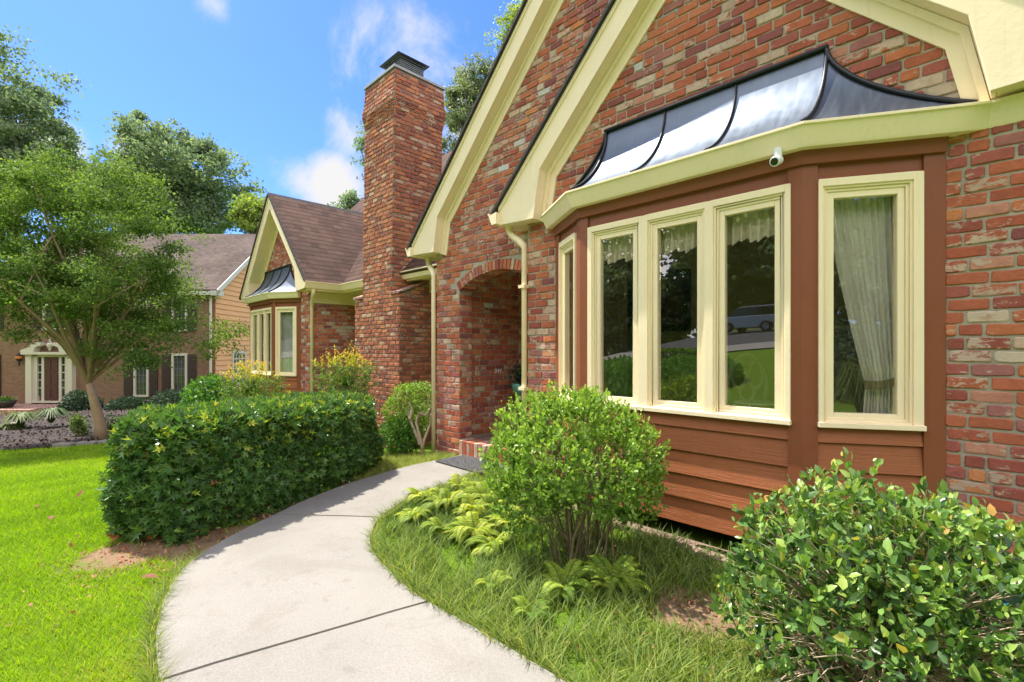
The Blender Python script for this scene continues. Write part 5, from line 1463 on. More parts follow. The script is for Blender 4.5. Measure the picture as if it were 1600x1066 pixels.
# ================================================================== trees
def tree(name, base, trunk, crown, nclump, crad, nleaf, lsize, leafm, barkm, label, seed, cat='tree', group=None, fork=None, limbs=14, tr=.25, tmpl=T_DIAMOND, flat=.6, low=.0, vb=0.0, spread=.55):
    """crown: list of (center, (rx,ry,rz)); clumps fill it"""
    rs = np.random.default_rng(seed)
    root = thing(name, base, label, cat, group)
    cl = []
    vol = np.array([c[1][0]*c[1][1]*c[1][2] for c in crown]); vol = vol/vol.sum()
    while len(cl) < nclump:
        k = rs.choice(len(crown), p=vol); c, r = crown[k]
        d = rs.normal(size=3); d /= np.linalg.norm(d); rr = rs.random()**.42
        p = np.array(c)+d*rr*np.array(r)
        if d[2] < -.3 and rs.random() < low: continue
        cl.append((p, crad*rs.uniform(.55, 1.3)))
    per = nleaf//nclump
    PP = []; OO = []; VV = []
    for p, r in cl:
        sub = rs.normal(size=(5, 3))*r*spread*np.array([1, 1, flat]); 
        k = rs.integers(0, 5, per)
        q = p+sub[k]+rs.normal(size=(per, 3))*r*.36*np.array([1, 1, flat])
        PP.append(q); o = (q-p)/r+np.array([0, 0, .5]); OO.append(o); VV.append(np.clip(rs.beta(2, 2.5, per)+vb+rs.normal(0, .12), 0, 1))
    P = np.concatenate(PP); O = np.concatenate(OO); vv = np.concatenate(VV)
    scatter('crown', P, O, lsize*rs.uniform(.6, 1.3, len(P)), tmpl, vv, leafm, root, tipout=.2, nrand=.8, up=0)
    tb = MB(); tp = [Vector(q) for q in trunk]
    n = len(tp); tb.tube(tp, [tr*(1-.5*i/(n-1)) for i in range(n)], 12)
    fk = tp[-1] if fork is None else Vector(fork)
    idx = rs.permutation(len(cl))[:limbs]
    for i in idx:
        e = Vector(cl[i][0]); s0 = tp[rs.integers(max(0, n-2), n)] if fork is None else fk
        m1 = s0.lerp(e, .35)+Vector((rs.normal()*.05, rs.normal()*.05, .12))*(e-s0).length*.5; m2 = s0.lerp(e, .7)+Vector((rs.normal()*.04, rs.normal()*.04, .06))*(e-s0).length*.5
        rr = tr*.42*rs.uniform(.5, 1)
        tb.tube([s0, m1, m2, e], [rr, rr*.7, rr*.4, rr*.12], 7, cap=False)
        for j in range(2):
            e2 = Vector(cl[rs.integers(0, len(cl))][0])
            if (e2-m2).length < (e-s0).length*.6: tb.tube([m2, m2.lerp(e2, .5)+Vector((0, 0, .05)), e2], [rr*.38, rr*.25, rr*.08], 5, cap=False)
    tb.build('trunk', barkm, root, smooth=True)
    return root
# crape myrtle on the neighbour's lawn
TD = 11.0
tp = lambda px, py, dD=0: tuple(pxl(px, TD+dD, py))
b = pxl(160, TD, 685)
def E(px, py, rx, rz, dD=0, ry=None): return (tp(px, py, dD), (rx/746*TD*.95, (ry or rx)/746*TD*.8, rz/746*TD))
mroot = tree('crape_myrtle', tuple(b), [tp(160, 690), tp(157, 665), tp(148, 630), tp(140, 600)],
     [E(130, 455, 190, 40), E(60, 520, 70, 24), E(215, 515, 90, 34), E(320, 545, 45, 16), E(60, 300, 85, 62), E(190, 320, 110, 55), E(110, 385, 150, 34), E(20, 420, 75, 55), E(250, 420, 70, 35), E(90, 330, 110, 60), E(150, 430, 110, 26), E(95, 478, 120, 20), E(262, 505, 100, 28), E(345, 520, 36, 20), E(20, 460, 60, 35),
      E(150, 540, 60, 26, -.3), E(240, 555, 55, 20, -.3), E(90, 575, 16, 12, -1), E(80, 260, 40, 20), E(260, 350, 45, 30)],
     300, .36, 105000, .060, M['myrtle_leaf'], M['bark_tan'], 'crape myrtle with fluted tan trunk in the mulch bed before the neighbouring house', 41, limbs=34, tr=.14, flat=.6, low=.5, fork=tp(139, 597))
# far trees
def far_tree(name, px, py, rx, rz, D, leafm, label, seed, n=26000, cl=90, ls=.3, extra=(), bark='bark_grey', trk=.35, crad=None, vb=0, flat=.6, spread=.55):
    T = lambda a, b_: pxl(a, D, b_)
    cr = [((*T(px, py),), (rx/746*D, rx/746*D*.8, rz/746*D))]+[((*T(a, b_),), (r1/746*D, r1/746*D*.8, r2/746*D)) for a, b_, r1, r2 in extra]
    bx = T(px, py); bz = H(bx.x, bx.y) if abs(bx.x) < 400 else -1
    bz = min(bz, -.5)
    return tree(name, (bx.x, bx.y, bz), [(bx.x, bx.y, bz), (bx.x+.2, bx.y, bx.z*.4), (bx.x, bx.y, bx.z*.8)], cr, cl, crad or rx/746*D*.22, n, ls, leafm, M[bark], label, seed, group=None, tr=trk, limbs=30, low=.3, vb=vb, flat=flat, spread=spread)
far_tree('oak_tree', 20, 190, 100, 110, 40, M['oak_leaf'], 'tall dark oak at the far left edge above the neighbouring roof', 51, extra=[(95, 190, 40, 55), (-60, 260, 120, 120), (60, 280, 90, 60), (0, 90, 35, 45)], n=46000, cl=170, ls=.30, crad=1.1)
far_tree('oak_tree', 262, 290, 110, 85, 46, M['oak_leaf'], 'broad oak with ragged top behind the middle of the neighbouring roof', 52, extra=[(225, 215, 45, 42), (310, 255, 50, 45), (190, 290, 60, 60), (350, 310, 50, 45), (285, 215, 25, 30), (160, 300, 60, 50), (345, 345, 60, 35), (240, 345, 90, 40)], n=60000, cl=220, ls=.32, crad=1.15)
far_tree('maple_tree', 398, 335, 32, 32, 42, M['lime_leaf'], 'small light green tree just left of the far gable peak', 53, n=7000, cl=26, ls=.28, crad=.7)
far_tree('maple_tree', 548, 330, 26, 26, 50, M['oak_leaf'], 'thin leafy treetop showing above the far shingle roof beside the chimney', 54, n=1500, cl=16, ls=.3, crad=.7)
far_tree('maple_tree', 590, 240, 34, 60, 50, M['oak_leaf'], 'slim treetop hidden behind the left edge of the chimney', 59, n=2500, cl=20, ls=.3, crad=.8)
far_tree('pine_tree', 735, 180, 48, 85, 30, M['pine_leaf'], 'tall blue-green pine rising between chimney and porch gable', 55, n=26000, cl=110, ls=.16, crad=.55, extra=[(700, 260, 25, 60), (770, 120, 30, 40)])
far_tree('maple_tree', 812, 60, 42, 75, 26, M['lime_leaf'], 'light green leafy treetop above the porch gable rake', 56, n=6500, cl=50, ls=.14, crad=.45)
far_tree('oak_tree', -120, 300, 120, 140, 38, M['oak_leaf'], 'oak beyond the left end of the neighbouring house', 57, n=14000, cl=80, ls=.36, crad=1.3)

# ================================================================== neighbour's house
ND = 22.0
nroot_loc = cw(-20, ND+3, -1.2)
nh = thing('neighbouring_house', nroot_loc, 'two-storey tan brick house with dark shutters and white pedimented door beyond the lawn', 'house')
NFw = lambda lat, D, z: cw(lat, D, z)
nl = lambda px, D=ND: (px-800)/746*D
nz = lambda py, D=ND: CAMZ+(546-py)/746*D
def nb_(mb, px0, px1, py0, py1, d0, d1):
    a, b = nl(px0), nl(px1); z0, z1 = nz(py1), nz(py0)
    mb.hexa([cw(a, d0, z0), cw(b, d0, z0), cw(b, d1, z0), cw(a, d1, z0), cw(a, d0, z1), cw(b, d0, z1), cw(b, d1, z1), cw(a, d1, z1)])
brk = NT('x')
# the neighbour's walls stand 45 degrees to ours: its own brick material measured along the wall
def nb_brick():
    t = NT('tan_brick_wall'); P = t.xyz(t.pos())
    u = t.math('MULTIPLY', t.math('ADD', P[0], P[1]), .70711)
    bt = t.n.new('ShaderNodeTexBrick'); t.l.new(t.comb(u, P[2], 0.0), bt.inputs['Vector'])
    bt.inputs['Scale'].default_value = 1; bt.inputs['Brick Width'].default_value = .215; bt.inputs['Row Height'].default_value = .075; bt.inputs['Mortar Size'].default_value = .008
    bt.inputs['Color1'].default_value = (.27, .145, .085, 1); bt.inputs['Color2'].default_value = (.17, .088, .055, 1); bt.inputs['Mortar'].default_value = (.26, .21, .16, 1); bt.inputs['Bias'].default_value = -.1
    c = t.mix(t.map(t.noise(2, 5).outputs['Fac'], .35, .7, 0, .5), bt.outputs['Color'], (.24, .15, .09))
    t.set(color=c, rough=.9, spec=.2); t.bump(bt.outputs['Fac'], -.01); M['tan_brick_wall'] = t.m
nb_brick()
W0, W1 = -60, 336
mb = MB(); nb_(mb, W0, W1, 452, 660, ND, ND+.3); mb.build('wall', M['tan_brick_wall'], nh)
# gable end with tan lap siding
GD = 4.6
mb = MB()
la = nl(W1); gz0 = -1.6; ez = nz(452); rz_ = ez+3.45
def gpt(D, z, o=0): return cw(la+o, D, z)
def gtop(D): return ez+(rz_-ez)*(1-abs(D-(ND+GD))/GD)
z = gz0; n = 0
while z < rz_-.05:
    z1 = min(z+.24, rz_)
    def span(zz):
        if zz <= ez: return ND+.02, ND+2*GD
        t = (zz-ez)/(rz_-ez); return ND+GD*t, ND+2*GD-GD*t
    a0_, b0_ = span(z1)
    mb.hexa([gpt(a0_, z, .0), gpt(a0_, z, .06), gpt(b0_, z, .06), gpt(b0_, z, .0), gpt(a0_, z1, 0), gpt(a0_, z1, .012), gpt(b0_, z1, .012), gpt(b0_, z1, 0)])
    z = z1
mb.build('siding', M['tan_siding'], nh)
mb = MB(); mb.hexa([gpt(ND+.02, gz0, -.1), gpt(ND+2*GD, gz0, -.1), gpt(ND+2*GD, ez, -.1), gpt(ND+.02, ez, -.1), gpt(ND+.02, gz0, -.02), gpt(ND+2*GD, gz0, -.02), gpt(ND+2*GD, ez, -.02), gpt(ND+.02, ez, -.02)])
mb.build('wall', M['tan_siding'], nh)
# roof
p = [cw(nl(W0), ND-.35, ez-.1), cw(la+.3, ND-.35, ez-.1), cw(la+.3, ND+GD, rz_+.16), cw(nl(W0), ND+GD, rz_+.16)]
_h = house; house_save = house
house = nh
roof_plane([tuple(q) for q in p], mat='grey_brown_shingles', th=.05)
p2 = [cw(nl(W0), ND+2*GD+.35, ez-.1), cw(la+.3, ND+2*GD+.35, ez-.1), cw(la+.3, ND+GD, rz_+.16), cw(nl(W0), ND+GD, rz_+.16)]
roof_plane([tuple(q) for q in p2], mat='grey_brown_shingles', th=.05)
house = house_save
mb = MB(); e0 = cw(la+.31, ND-.36, ez-.22); 
mb.hexa([cw(la+.28, ND-.36, ez-.32), cw(la+.34, ND-.36, ez-.32), cw(la+.34, ND+GD, rz_-.06), cw(la+.28, ND+GD, rz_-.06), cw(la+.28, ND-.36, ez-.06), cw(la+.34, ND-.36, ez-.06), cw(la+.34, ND+GD, rz_+.20), cw(la+.28, ND+GD, rz_+.20)])
mb.hexa([cw(la+.0, ND-.36, ez-.32), cw(la+.34, ND-.36, ez-.32), cw(la+.34, ND+.1, ez-.32), cw(la+.0, ND+.1, ez-.32), cw(la+.0, ND-.36, ez-.1), cw(la+.34, ND-.36, ez-.1), cw(la+.34, ND+.1, ez-.1), cw(la+.0, ND+.1, ez-.1)])
mb.build('bargeboard', M['white_paint'], nh)
mb = MB(); mb.hexa([cw(nl(W0), ND-.4, ez-.3), cw(la, ND-.4, ez-.3), cw(la, ND-.3, ez-.3), cw(nl(W0), ND-.3, ez-.3), cw(nl(W0), ND-.4, ez-.13), cw(la, ND-.4, ez-.13), cw(la, ND-.3, ez-.13), cw(nl(W0), ND-.3, ez-.13)])
mb.build('gutter', M['white_paint'], nh)
mb = MB(); mb.tube([cw(la-.15, ND-.08, ez-.3), cw(la-.15, ND-.08, -1.4)], .06, 8); mb.build('downspout', M['pale_cream'], nh)
def nwin(px0, px1, py0, py1, shut=True, mat='pale_cream', grid=(3, 6), D=ND):
    fr = MB(); mu = MB()
    nb_(fr, px0-3, px1+3, py0-4, py0, D-.1, D); nb_(fr, px0-3, px1+3, py1, py1+3, D-.14, D)
    nb_(fr, px0-3, px0, py0, py1, D-.1, D); nb_(fr, px1, px1+3, py0, py1, D-.1, D)
    for i in range(1, grid[0]): x_ = px0+(px1-px0)*i/grid[0]; nb_(mu, x_-.22, x_+.22, py0, py1, D-.05, D-.03)
    for i in range(1, grid[1]): y_ = py0+(py1-py0)*i/grid[1]; nb_(mu, px0, px1, y_-.22, y_+.22, D-.05, D-.03)
    fo = fr.build('window', M[mat], nh)
    g = MB(); nb_(g, px0, px1, py0, py1, D-.025, D-.01); g.build('pane', M['dark_pane'], fo); mu.build('muntin', M['grey_green'], fo)
    if shut:
        for a, b in ((px0-3-16, px0-4), (px1+4, px1+16)):
            s = MB(); nb_(s, a, b, py0-2, py1+2, D-.06, D); 
            for i in range(14): yy = py0+(py1-py0)*(i+.5)/14; nb_(s, a+2, b-2, yy-1, yy+1, D-.075, D-.06)
            s.build('shutter', M['shutter_brown'], nh)
nwin(214, 231, 556, 617); nwin(273, 291, 556, 617)
nwin(72, 103, 478, 513); nwin(214, 231, 470, 515); nwin(273, 291, 470, 515); nwin(-40, -10, 478, 513); nwin(-40, -14, 556, 617)
# door case with broken pediment
dc = MB()
nb_(dc, 47, 56, 554, 630, ND-.22, ND); nb_(dc, 111, 119, 554, 630, ND-.22, ND); nb_(dc, 56, 62, 556, 628, ND-.12, ND); nb_(dc, 105, 111, 556, 628, ND-.12, ND)
nb_(dc, 68, 72, 556, 628, ND-.1, ND); nb_(dc, 95, 99, 556, 628, ND-.1, ND); nb_(dc, 62, 105, 553, 558, ND-.12, ND); nb_(dc, 44, 122, 550, 554, ND-.35, ND)
NPf = lambda a, b, d: cw(nl(a), d, nz(b))
for sg in (-1, 1):
    cx_ = 83
    sc_ = [(cx_+sg*40, 550), (cx_+sg*40, 547), (cx_+sg*30, 544), (cx_+sg*22, 538), (cx_+sg*15, 535), (cx_+sg*9, 536), (cx_+sg*9, 540), (cx_+sg*13, 541), (cx_+sg*18, 543), (cx_+sg*20, 550)]
    dc.prism(sc_, NPf, ND-.33, ND-.02)
dc.lathe(cw(nl(83), ND-.15, nz(541)), [(.04, -.2), (.05, -.12), (.12, 0), (.13, .08), (.06, .18), (.03, .25), (.05, .29), (.01, .33)], 12)
nb_(dc, 56, 111, 626, 629, ND-.2, ND)
dco = dc.build('door_surround', M['pale_cream'], nh)
dd = MB(); nb_(dd, 72, 95, 558, 626, ND-.08, ND)
for a, b in ((74, 82), (85, 93)):
    for c, e in ((562, 580), (584, 602), (606, 622)): nb_(dd, a, b, c, e, ND-.1, ND-.08)
dd.build('door', M['red_paint_door'], nh)
for a in (62, 99):
    g = MB(); nb_(g, a, a+6, 558, 618, ND-.05, ND)
    s = g.build('sidelight', M['dark_pane'], nh)
    f_ = MB()
    for i in range(1, 5): nb_(f_, a, a+6, 558+12*i-.6, 558+12*i+.6, ND-.08, ND-.05)
    f_.build('muntin', M['pale_cream'], s)
# lamp beside the door
for a in (37, 125):
    l_ = MB(); c0 = cw(nl(a), ND-.2, nz(560)); l_.tube([c0+Vector((0,0,.25)), c0+Vector((0,0,-.35))], .03, 6); l_.lathe(c0, [(.05, -.15), (.12, -.05), (.14, .12), (.04, .24)], 8)
    lo = l_.build('porch_lamp', M['black_frame'], nh); l2 = MB(); l2.lathe(c0, [(.07, -.04), (.135, 0), (.145, .1), (.09, .14)], 8); l2.build('lamp_glass', M['amber_lamp'], lo)
# porch and steps
pb = MB(); nb_(pb, -40, 122, 631, 660, ND-2.2, ND); nb_(pb, 15, 52, 645, 668, ND-3.1, ND-2.2); nb_(pb, 10, 56, 655, 668, ND-3.6, ND-3.1)
pb.build('porch', M['loose_brick'], nh)
# side window on the tan gable end
s1, s2 = ND+1.35, ND+2.35
fo = MB()
def sidebox(mb, D0, D1, z0, z1, o0, o1): mb.hexa([cw(la+o0, D0, z0), cw(la+o1, D0, z0), cw(la+o1, D1, z0), cw(la+o0, D1, z0), cw(la+o0, D0, z1), cw(la+o1, D0, z1), cw(la+o1, D1, z1), cw(la+o0, D1, z1)])
sw0, sw1 = -.35, 1.10
for D0, D1, z0, z1 in ((s1-.1, s2+.1, sw1, sw1+.12), (s1-.1, s2+.1, sw0-.1, sw0), (s1-.1, s1, sw0, sw1), (s2, s2+.1, sw0, sw1)): sidebox(fo, D0, D1, z0, z1, 0, .09)
for i in range(1, 4): q_ = s1+(s2-s1)*i/4; sidebox(fo, q_-.015, q_+.015, sw0, sw1, .05, .07)
for i in range(1, 6): q_ = sw0+(sw1-sw0)*i/6; sidebox(fo, s1, s2, q_-.015, q_+.015, .05, .07)
fw_ = fo.build('window', M['white_paint'], nh); g = MB(); sidebox(g, s1, s2, sw0, sw1, .03, .05); g.build('pane', M['dark_pane'], fw_)

# mulch bed with stone border, plants on it
mb = MB(); NSx = 40
def mz(lat, D): q = cw(lat, D); return H(q.x, q.y)
def mulchfn(u, v):
    lat = -19+(19-6.3)*u; D0 = mulch_edge_D(np.array(lat)); D = float(D0)+(20.2-float(D0))*v
    q = cw(lat, D); return (q.x, q.y, mz(lat, D)+.05+.13*math.sin(min(v, .5)*math.pi)*1.0)
mb.grid(mulchfn, 60, 30); o = mb.build('mulch_bed', M['mulch'], fixn=False, smooth=True); o['kind'] = 'structure'
n = 9000; u = rng.random(n); v = rng.random(n)**1.5*.9
P = np.array([mulchfn(a, b_) for a, b_ in zip(u, v)]); P[:, 2] += .01
o = scatter('mulch_chips', P, np.tile([[0, 0, 1.0]], (n, 1)), rng.uniform(.04, .11, n), T_DIAMOND, rng.random(n)**2, M['dark_chip'], None, tipout=0, nrand=.5, up=0); tag(o, 'brown bark mulch under the crape myrtle', 'mulch', kind='stuff')
first = None
for i in range(9):
    lat = -9.6+.40*i; D = float(mulch_edge_D(np.array(lat)))-.08; q = cw(lat, D)
    a = [cw(lat-.19, D, mz(lat, D)-.1), cw(lat+.19, D+.02, mz(lat, D)-.1), cw(lat+.19, D+.2, mz(lat, D)-.1), cw(lat-.19, D+.2, mz(lat, D)-.1)]
    mb = MB(); mb.hexa(a+[p_+Vector((0, 0, .20)) for p_ in a]); ob = mb.build('border_stone', M['kerb_stone'], bevel=.02)
    tag(ob, 'grey stone block of the low mulch bed border', 'stone', 'border stones of the mulch bed')
def liriope(px, py, r, label, seed, n=420, v0=.5):
    D = 13.5; 
    q = pxl(px, D, py); z = q.z
    root = thing('liriope_clump', (q.x, q.y, z-.1), label, 'plant', 'liriope clumps by the neighbouring porch')
    rs = np.random.default_rng(seed); V = []
    a = rs.uniform(0, 6.28, n); e = rs.uniform(.2, 1, n); L = r*rs.uniform(.8, 1.2, n)
    d = np.stack([np.cos(a), np.sin(a), 0*a], 1); sd = np.stack([-np.sin(a), np.cos(a), 0*a], 1)*.014
    b0 = np.array([q.x, q.y, z-.1])[None]+d*.04
    zz = np.array([[0, 0, 1.0]])
    m = b0+d*(L*.45*(1-e*.5))[:, None]+zz*(L*.75)[:, None]; t = b0+d*(L*(1.1-e*.5))[:, None]+zz*(L*.5*e+.05)[:, None]
    V = np.stack([b0-sd, b0+sd, m+sd, m-sd, t], 1)
    np_mesh('leaf_tuft', V, [(0, 1, 2, 3), (3, 2, 4)], 0, np.clip(rs.normal(v0, .25, n), 0, 1), M['liriope_blade'], root)
liriope(33, 660, .42, 'variegated grassy clump left of the brick steps', 71, v0=.75); liriope(80, 655, .45, 'green grassy clump before the brick steps', 72, v0=.35); liriope(18, 674, .38, 'yellow grassy clump nearest the lawn at the left edge', 73, v0=.9)
for i, (px, py0, py1, lab) in enumerate(((129, 648, 688, 'thin tall weed stalks left of the crape myrtle trunk'), (172, 645, 686, 'feathery tall weed stalks right of the crape myrtle trunk'), (120, 645, 672, 'dark slender weed left of the other stalks'))):
    q = pxl(px, 11.6, (py0+py1)/2); blob_shrub('tall_weed', (q.x, q.y), .14, .14, pxl(px, 11.6, py1).z-.1, pxl(px, 11.6, py0).z, 700, .05, T_DIAMOND, M['nandina_leaf'], lab, 'plant', shell=.5, stems=5, stem_r=.008, seed=80+i, twigs=0, vfun=lambda h, r, n: np.clip(rng.beta(2, 3, n)*.7, 0, 1), group='tall weeds round the crape myrtle')
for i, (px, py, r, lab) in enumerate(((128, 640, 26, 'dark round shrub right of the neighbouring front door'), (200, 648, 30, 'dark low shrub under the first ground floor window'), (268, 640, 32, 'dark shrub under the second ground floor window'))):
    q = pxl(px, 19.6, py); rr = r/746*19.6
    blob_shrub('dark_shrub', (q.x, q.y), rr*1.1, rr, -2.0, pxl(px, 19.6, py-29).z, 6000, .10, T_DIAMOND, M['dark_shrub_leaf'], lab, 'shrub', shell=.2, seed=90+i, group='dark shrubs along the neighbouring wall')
pt = thing('planter_pot', pxl(8, 20.5, 632), 'dark planter pot with low greenery at the left edge of the neighbouring porch', 'pot'); q = pxl(8, 20.5, 634)
mb = MB(); mb.lathe(q, [(.22, -.1), (.34, .12), (.37, .22), (.33, .22), (.30, .17)], 20); mb.build('pot', M['dark_pot'], pt, smooth=True)
n = 300; P = np.array([[q.x, q.y, q.z+.25]])+rng.normal(size=(n, 3))*[.14, .14, .05]; scatter('foliage', P, np.tile([[0, 0, 1.0]], (n, 1)), np.full(n, .08), T_DIAMOND, rng.random(n), M['camellia_leaf'], pt)

# porch pot: green figure on a thin stand inside the alcove
ps = thing('plant_stand', (-4.35, 4.5, .19), 'thin dark stand holding a green leafy ornament inside the porch', 'plant stand'); s = (817-800)/746; dS = 6.05
q = cw(s*dS, dS, .19); ps.location = q
mb = MB()
for k in range(3): a = k*2.1; mb.tube([q+Vector((.16*math.cos(a), .16*math.sin(a), 0)), q+Vector((.05*math.cos(a), .05*math.sin(a), .3)), q+Vector((.14*math.cos(a), .14*math.sin(a), .52))], .008, 6)
mb.tube([q+Vector((.15*math.cos(a), .15*math.sin(a), .52)) for a in np.linspace(0, 2*math.pi, 20)], .008, 6); mb.build('stand', M['black_frame'], ps)
mb = MB(); mb.lathe(q+Vector((0, 0, .52)), [(.06, -.02), (.12, .06), (.15, .15), (.13, .16)], 20); mb.build('pot', M['green_glaze'], ps, smooth=True)
n = 260; P = np.array([[q.x, q.y, q.z+.75]])+rng.normal(size=(n, 3))*[.06, .06, .08]; scatter('foliage', P, P-np.array([[q.x, q.y, q.z+.6]]), np.full(n, .07), T_LEAF, rng.random(n)*.5, M['dark_shrub_leaf'], ps)

# teal hose and white-blue pot at the right edge
hz = grd(1545, 960, .05)
hs = thing('garden_hose', (hz.x, hz.y, 0), 'coiled teal garden hose behind the glossy shrub', 'hose')
mb = MB(); pts = []
for i in range(150):
    a = i*.28; r = .13+.02*math.sin(i*.11); pts.append((hz.x+.0+r*math.cos(a), hz.y+.02+r*math.sin(a), .03+.0014*i))
mb.tube(pts, .011, 8); mb.build('coil', M['teal_plastic'], hs, smooth=True)
wz = grd(1622, 965, .04)
wp = thing('watering_can', (wz.x, wz.y, .045), 'white and blue plastic watering can at the right edge by the brick wall', 'watering can')
mb = MB(); mb.lathe((wz.x, wz.y, .05), [(.07, 0), (.10, .05), (.105, .10), (.07, .17), (.04, .18)], 24); mb.build('can_body', M['white_plastic'], wp, smooth=True)
mb = MB(); mb.tube([(wz.x-.06, wz.y, .1), (wz.x-.15, wz.y+.02, .16), (wz.x-.19, wz.y+.03, .20)], [.026, .018, .014], 12); mb.lathe((wz.x, wz.y, .045), [(.095, 0), (.112, .02), (.112, .05), (.10, .05)], 24); mb.build('spout', M['teal_plastic'], wp, smooth=True)
tz = grd(1560, 1035, 0)
tuft = blades('grass_tuft', np.array([tz.x, tz.y])+rng.normal(size=(260, 2))*.05, rng.uniform(.08, .16, 260), np.full(260, .005), .8, rng.uniform(.4, 1, 260), M['bed_blade']); tag(tuft, 'tuft of grass at the edge of the slab at lower right', 'grass', kind='stuff')

# ================================================================== across the street (seen mirrored in the panes)
MY = 3.12
def mir_pt(px, D):
    q = cw((px-800)/746*D, D); return (q.x, 2*MY-q.y)
jc = mir_pt(985, 11.5); z0 = H(*jc)
blob_shrub('juniper', (jc[0], jc[1]), 1.7, 1.3, z0-.1, z0+.95, 9000, .09, T_DIAMOND, M['juniper_leaf'], 'spreading bright juniper on the front lawn, mirrored in the left pane', 'shrub', shell=.18, seed=101, lump=.16)
jc = mir_pt(1085, 12.5); z0 = H(*jc)
blob_shrub('juniper', (jc[0], jc[1]), 1.2, 1.1, z0-.1, z0+.75, 7000, .09, T_DIAMOND, M['juniper_leaf'], 'lower juniper mound on the front lawn, mirrored in the middle pane', 'shrub', shell=.18, seed=102, lump=.16)
hb = [mir_pt(a, b) for a, b in ((1010, 15.2), (1120, 15.8), (1125, 17), (1010, 16.4))]
zh = H(*hb[0])
prism_shrub('boxwood_hedge', hb, lambda x, y: zh+.95, 7000, .09, T_DIAMOND, M['camellia_leaf'], 'clipped boxwood hedge across the front lawn, mirrored in the middle pane', 'hedge', .1, .3)
# parked car on the road
cpx = mir_pt(1178, 34); cz = H(*cpx)+.03
car = thing('parked_car', (cpx[0], cpx[1], cz), 'silver estate car parked across the street, mirrored in the right front pane', 'car')
ca = math.atan2(.2, 1.0)
def CV(u, w, z): return (cpx[0]+u*math.cos(ca)-w*math.sin(ca), cpx[1]+u*math.sin(ca)+w*math.cos(ca), cz+z)
body = [(-2.45, .35), (-2.45, .95), (-2.3, 1.05), (-1.3, 1.12), (2.35, 1.12), (2.45, .9), (2.45, .35), (1.9, .3), (1.75, .62), (1.4, .72), (1.05, .62), (.9, .3), (-.95, .3), (-1.1, .62), (-1.45, .72), (-1.8, .62), (-1.95, .3)]
mb = MB(); mb.prism(body, lambda a, b, d: CV(a, d, b), -.95, .95)
mb.prism([(-.9, 1.72), (-.6, 1.80), (1.95, 1.80), (2.2, 1.70)], lambda a, b, d: CV(a, d, b), -.72, .72); mb.build('car_body', M['car_silver'], car, bevel=.03)
mb = MB(); mb.prism([(-1.45, 1.121), (-.9, 1.719), (2.2, 1.70), (2.4, 1.121)], lambda a, b, d: CV(a, d, b), -.80, .80); mb.build('car_windows', M['car_glass'], car)
for u0, w0 in ((-1.45, -.92), (1.4, -.92), (-1.45, .92), (1.4, .92)):
    mb = MB(); pw = [(u0+.36*math.cos(a), .36+.36*math.sin(a)) for a in np.linspace(0, 2*math.pi, 21)[:-1]]
    mb.prism(pw, lambda a, b, d: CV(a, d, b), w0-.12, w0+.12); wh = mb.build('wheel', M['black_rubber'], car)
    pw = [(u0+.21*math.cos(a), .36+.21*math.sin(a)) for a in np.linspace(0, 2*math.pi, 21)[:-1]]
    mb = MB(); mb.prism(pw, lambda a, b, d: CV(a, d, b), w0-.13, w0+.13); mb.build('rim', M['zinc_cap'], wh)
# trees across the street
TT = [(-30, -42, 7, 19, 'oak_leaf'), (-20, -45, 7, 21, 'oak_leaf'), (-9, -43, 7.5, 20, 'oak_leaf'), (3, -45, 7, 21, 'oak_leaf'), (15, -42, 7.5, 20, 'oak_leaf'), (-42, -36, 7, 18, 'oak_leaf'), (27, -36, 7.5, 20, 'oak_leaf'), (-14, -53, 8, 26, 'oak_leaf'), (8, -53, 8, 26, 'oak_leaf'), (36, -22, 8, 19, 'oak_leaf'), (-4, -53, 8, 25, 'oak_leaf')]
nm = ['westernmost', 'second', 'third', 'fourth', 'fifth']
TL = ['oak across the street, behind the far kerb, with a low broad crown', 'oak across the street next to the parked car', 'full oak straight across the street from the bay', 'oak across the street opposite the driveway slab', 'oak across the street beyond the driveway slab',
      'oak down the street past the junipers', 'oak up the street, last of its row', 'taller oak behind the street row', 'tall oak behind the row, farthest from the junipers', 'oak beyond the slab at the far right, mirrored in the right pane', 'oak in the middle behind the street row']
for i, (x_, y_, r_, h_, lm) in enumerate(TT):
    g_ = H(x_, y_)
    tree('oak_tree', (x_, y_, g_), [(x_, y_, g_), (x_+.2, y_, g_+h_*.3), (x_, y_, g_+h_*.55)], [((x_, y_, g_+h_*.58), (r_, r_, h_*.42)), ((x_, y_, g_+h_*.28), (r_*.9, r_*.9, h_*.27))], 110, 1.9, 13000, .62, M[lm], M['bark_grey'], TL[i], 200+i, group='oaks across the street', limbs=10)

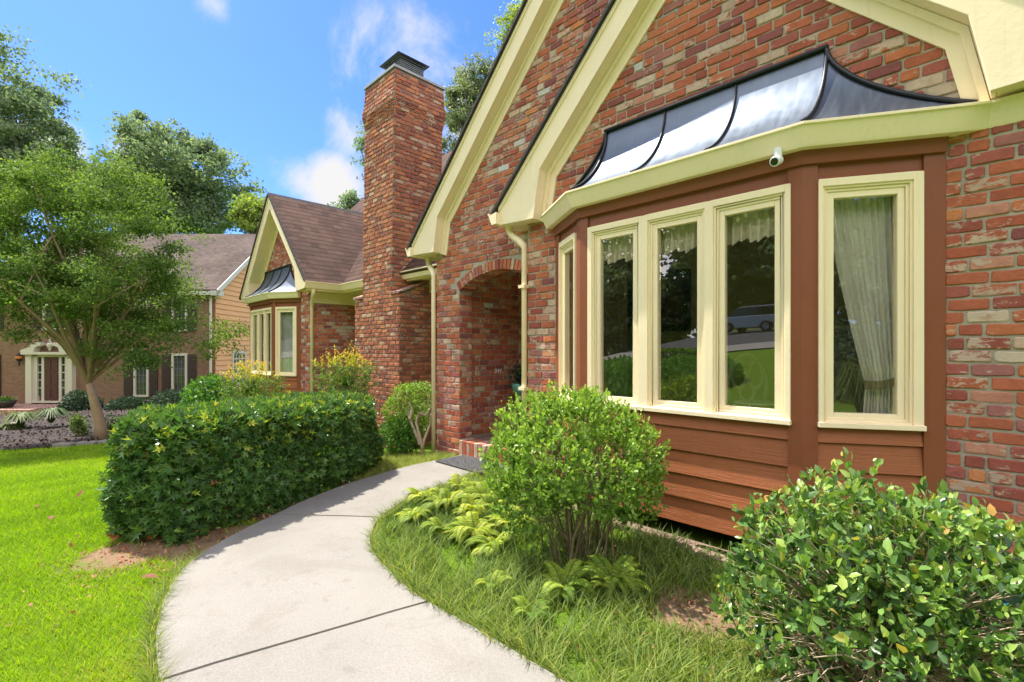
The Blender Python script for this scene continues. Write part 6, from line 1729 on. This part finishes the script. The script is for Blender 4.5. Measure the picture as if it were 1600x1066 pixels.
# tall grass and dark shrubs beside the slab, mirrored in the right pane
og = thing('ornamental_grass', (3.3, .35, 0), 'tall arching ornamental grass, mirrored in the right pane', 'grass clump')
n = 260; a = rng.uniform(0, 6.28, n); L_ = rng.uniform(.8, 1.4, n); d = np.stack([np.cos(a), np.sin(a), 0*a], 1); sd = np.stack([-np.sin(a), np.cos(a), 0*a], 1)*.008
b0 = np.array([[3.3, .35, 0.0]])+d*.05; zz = np.array([[0, 0, 1.0]])
V = np.stack([b0-sd, b0+sd, b0+d*(L_*.22)[:, None]+zz*(L_*.8)[:, None]+sd, b0+d*(L_*.22)[:, None]+zz*(L_*.8)[:, None]-sd, b0+d*(L_*.6)[:, None]+zz*(L_*.85)[:, None]+sd*.6, b0+d*(L_*.6)[:, None]+zz*(L_*.85)[:, None]-sd*.6, b0+d*(L_*.95)[:, None]+zz*(L_*.5)[:, None]], 1)
np_mesh('leaf_tuft', V, [(0, 1, 2, 3), (3, 2, 4, 5), (5, 4, 6)], 0, rng.random(n), M['liriope_blade'], og)
for i, (x_, y_, r_, h_) in enumerate(((8.5, -3.5, 2.4, 1.5), (12.5, -6.5, 2.6, 2.0), (7.8, .8, 1.9, 1.2))):
    blob_shrub('laurel_shrub', (x_, y_), r_, r_, 0, h_, 6000, .17, T_DIAMOND, M['dark_shrub_leaf'], ['big dark laurel beside the slab, middle of three', 'big dark laurel nearest the street', 'big dark laurel nearest the house corner'][i], 'shrub', shell=.15, seed=300+i, group='laurels beside the slab')

mb = MB(); mb.box(-1.80, -1.655, YW-.004, YW+.02, 3.832, 3.886, .3); mb.build('painted_brick', M['green_glaze'], house, bevel=.006)

# woods that close the view beyond the street
n = 52000; a = rng.uniform(-2.95, .35, n); rd = 66+rng.normal(0, 3.5, n)+2.5*np.sin(a*9)
x_ = -8+rd*np.cos(a)*1.25; y_ = 2+rd*np.sin(a)
top = 15+3.5*np.sin(a*13)+2.5*np.sin(a*31+1)+1.5*np.sin(a*57)
z_ = Hf(x_, y_)+top*rng.random(n)**.8
P = np.stack([x_, y_, z_], 1)
keep = (y_ < -8) | (x_ > 20)
P = P[keep]; O = np.stack([-np.cos(a[keep]), -np.sin(a[keep]), .4+0*a[keep]], 1)
o = scatter('woods', P, O, rng.uniform(.9, 1.9, len(P)), T_DIAMOND, rng.beta(2, 3, len(P)), M['oak_leaf'], None, tipout=.1, nrand=.8, up=0); tag(o, 'dense green woods beyond the street, mirrored dark in the bay panes', 'woods', kind='stuff')
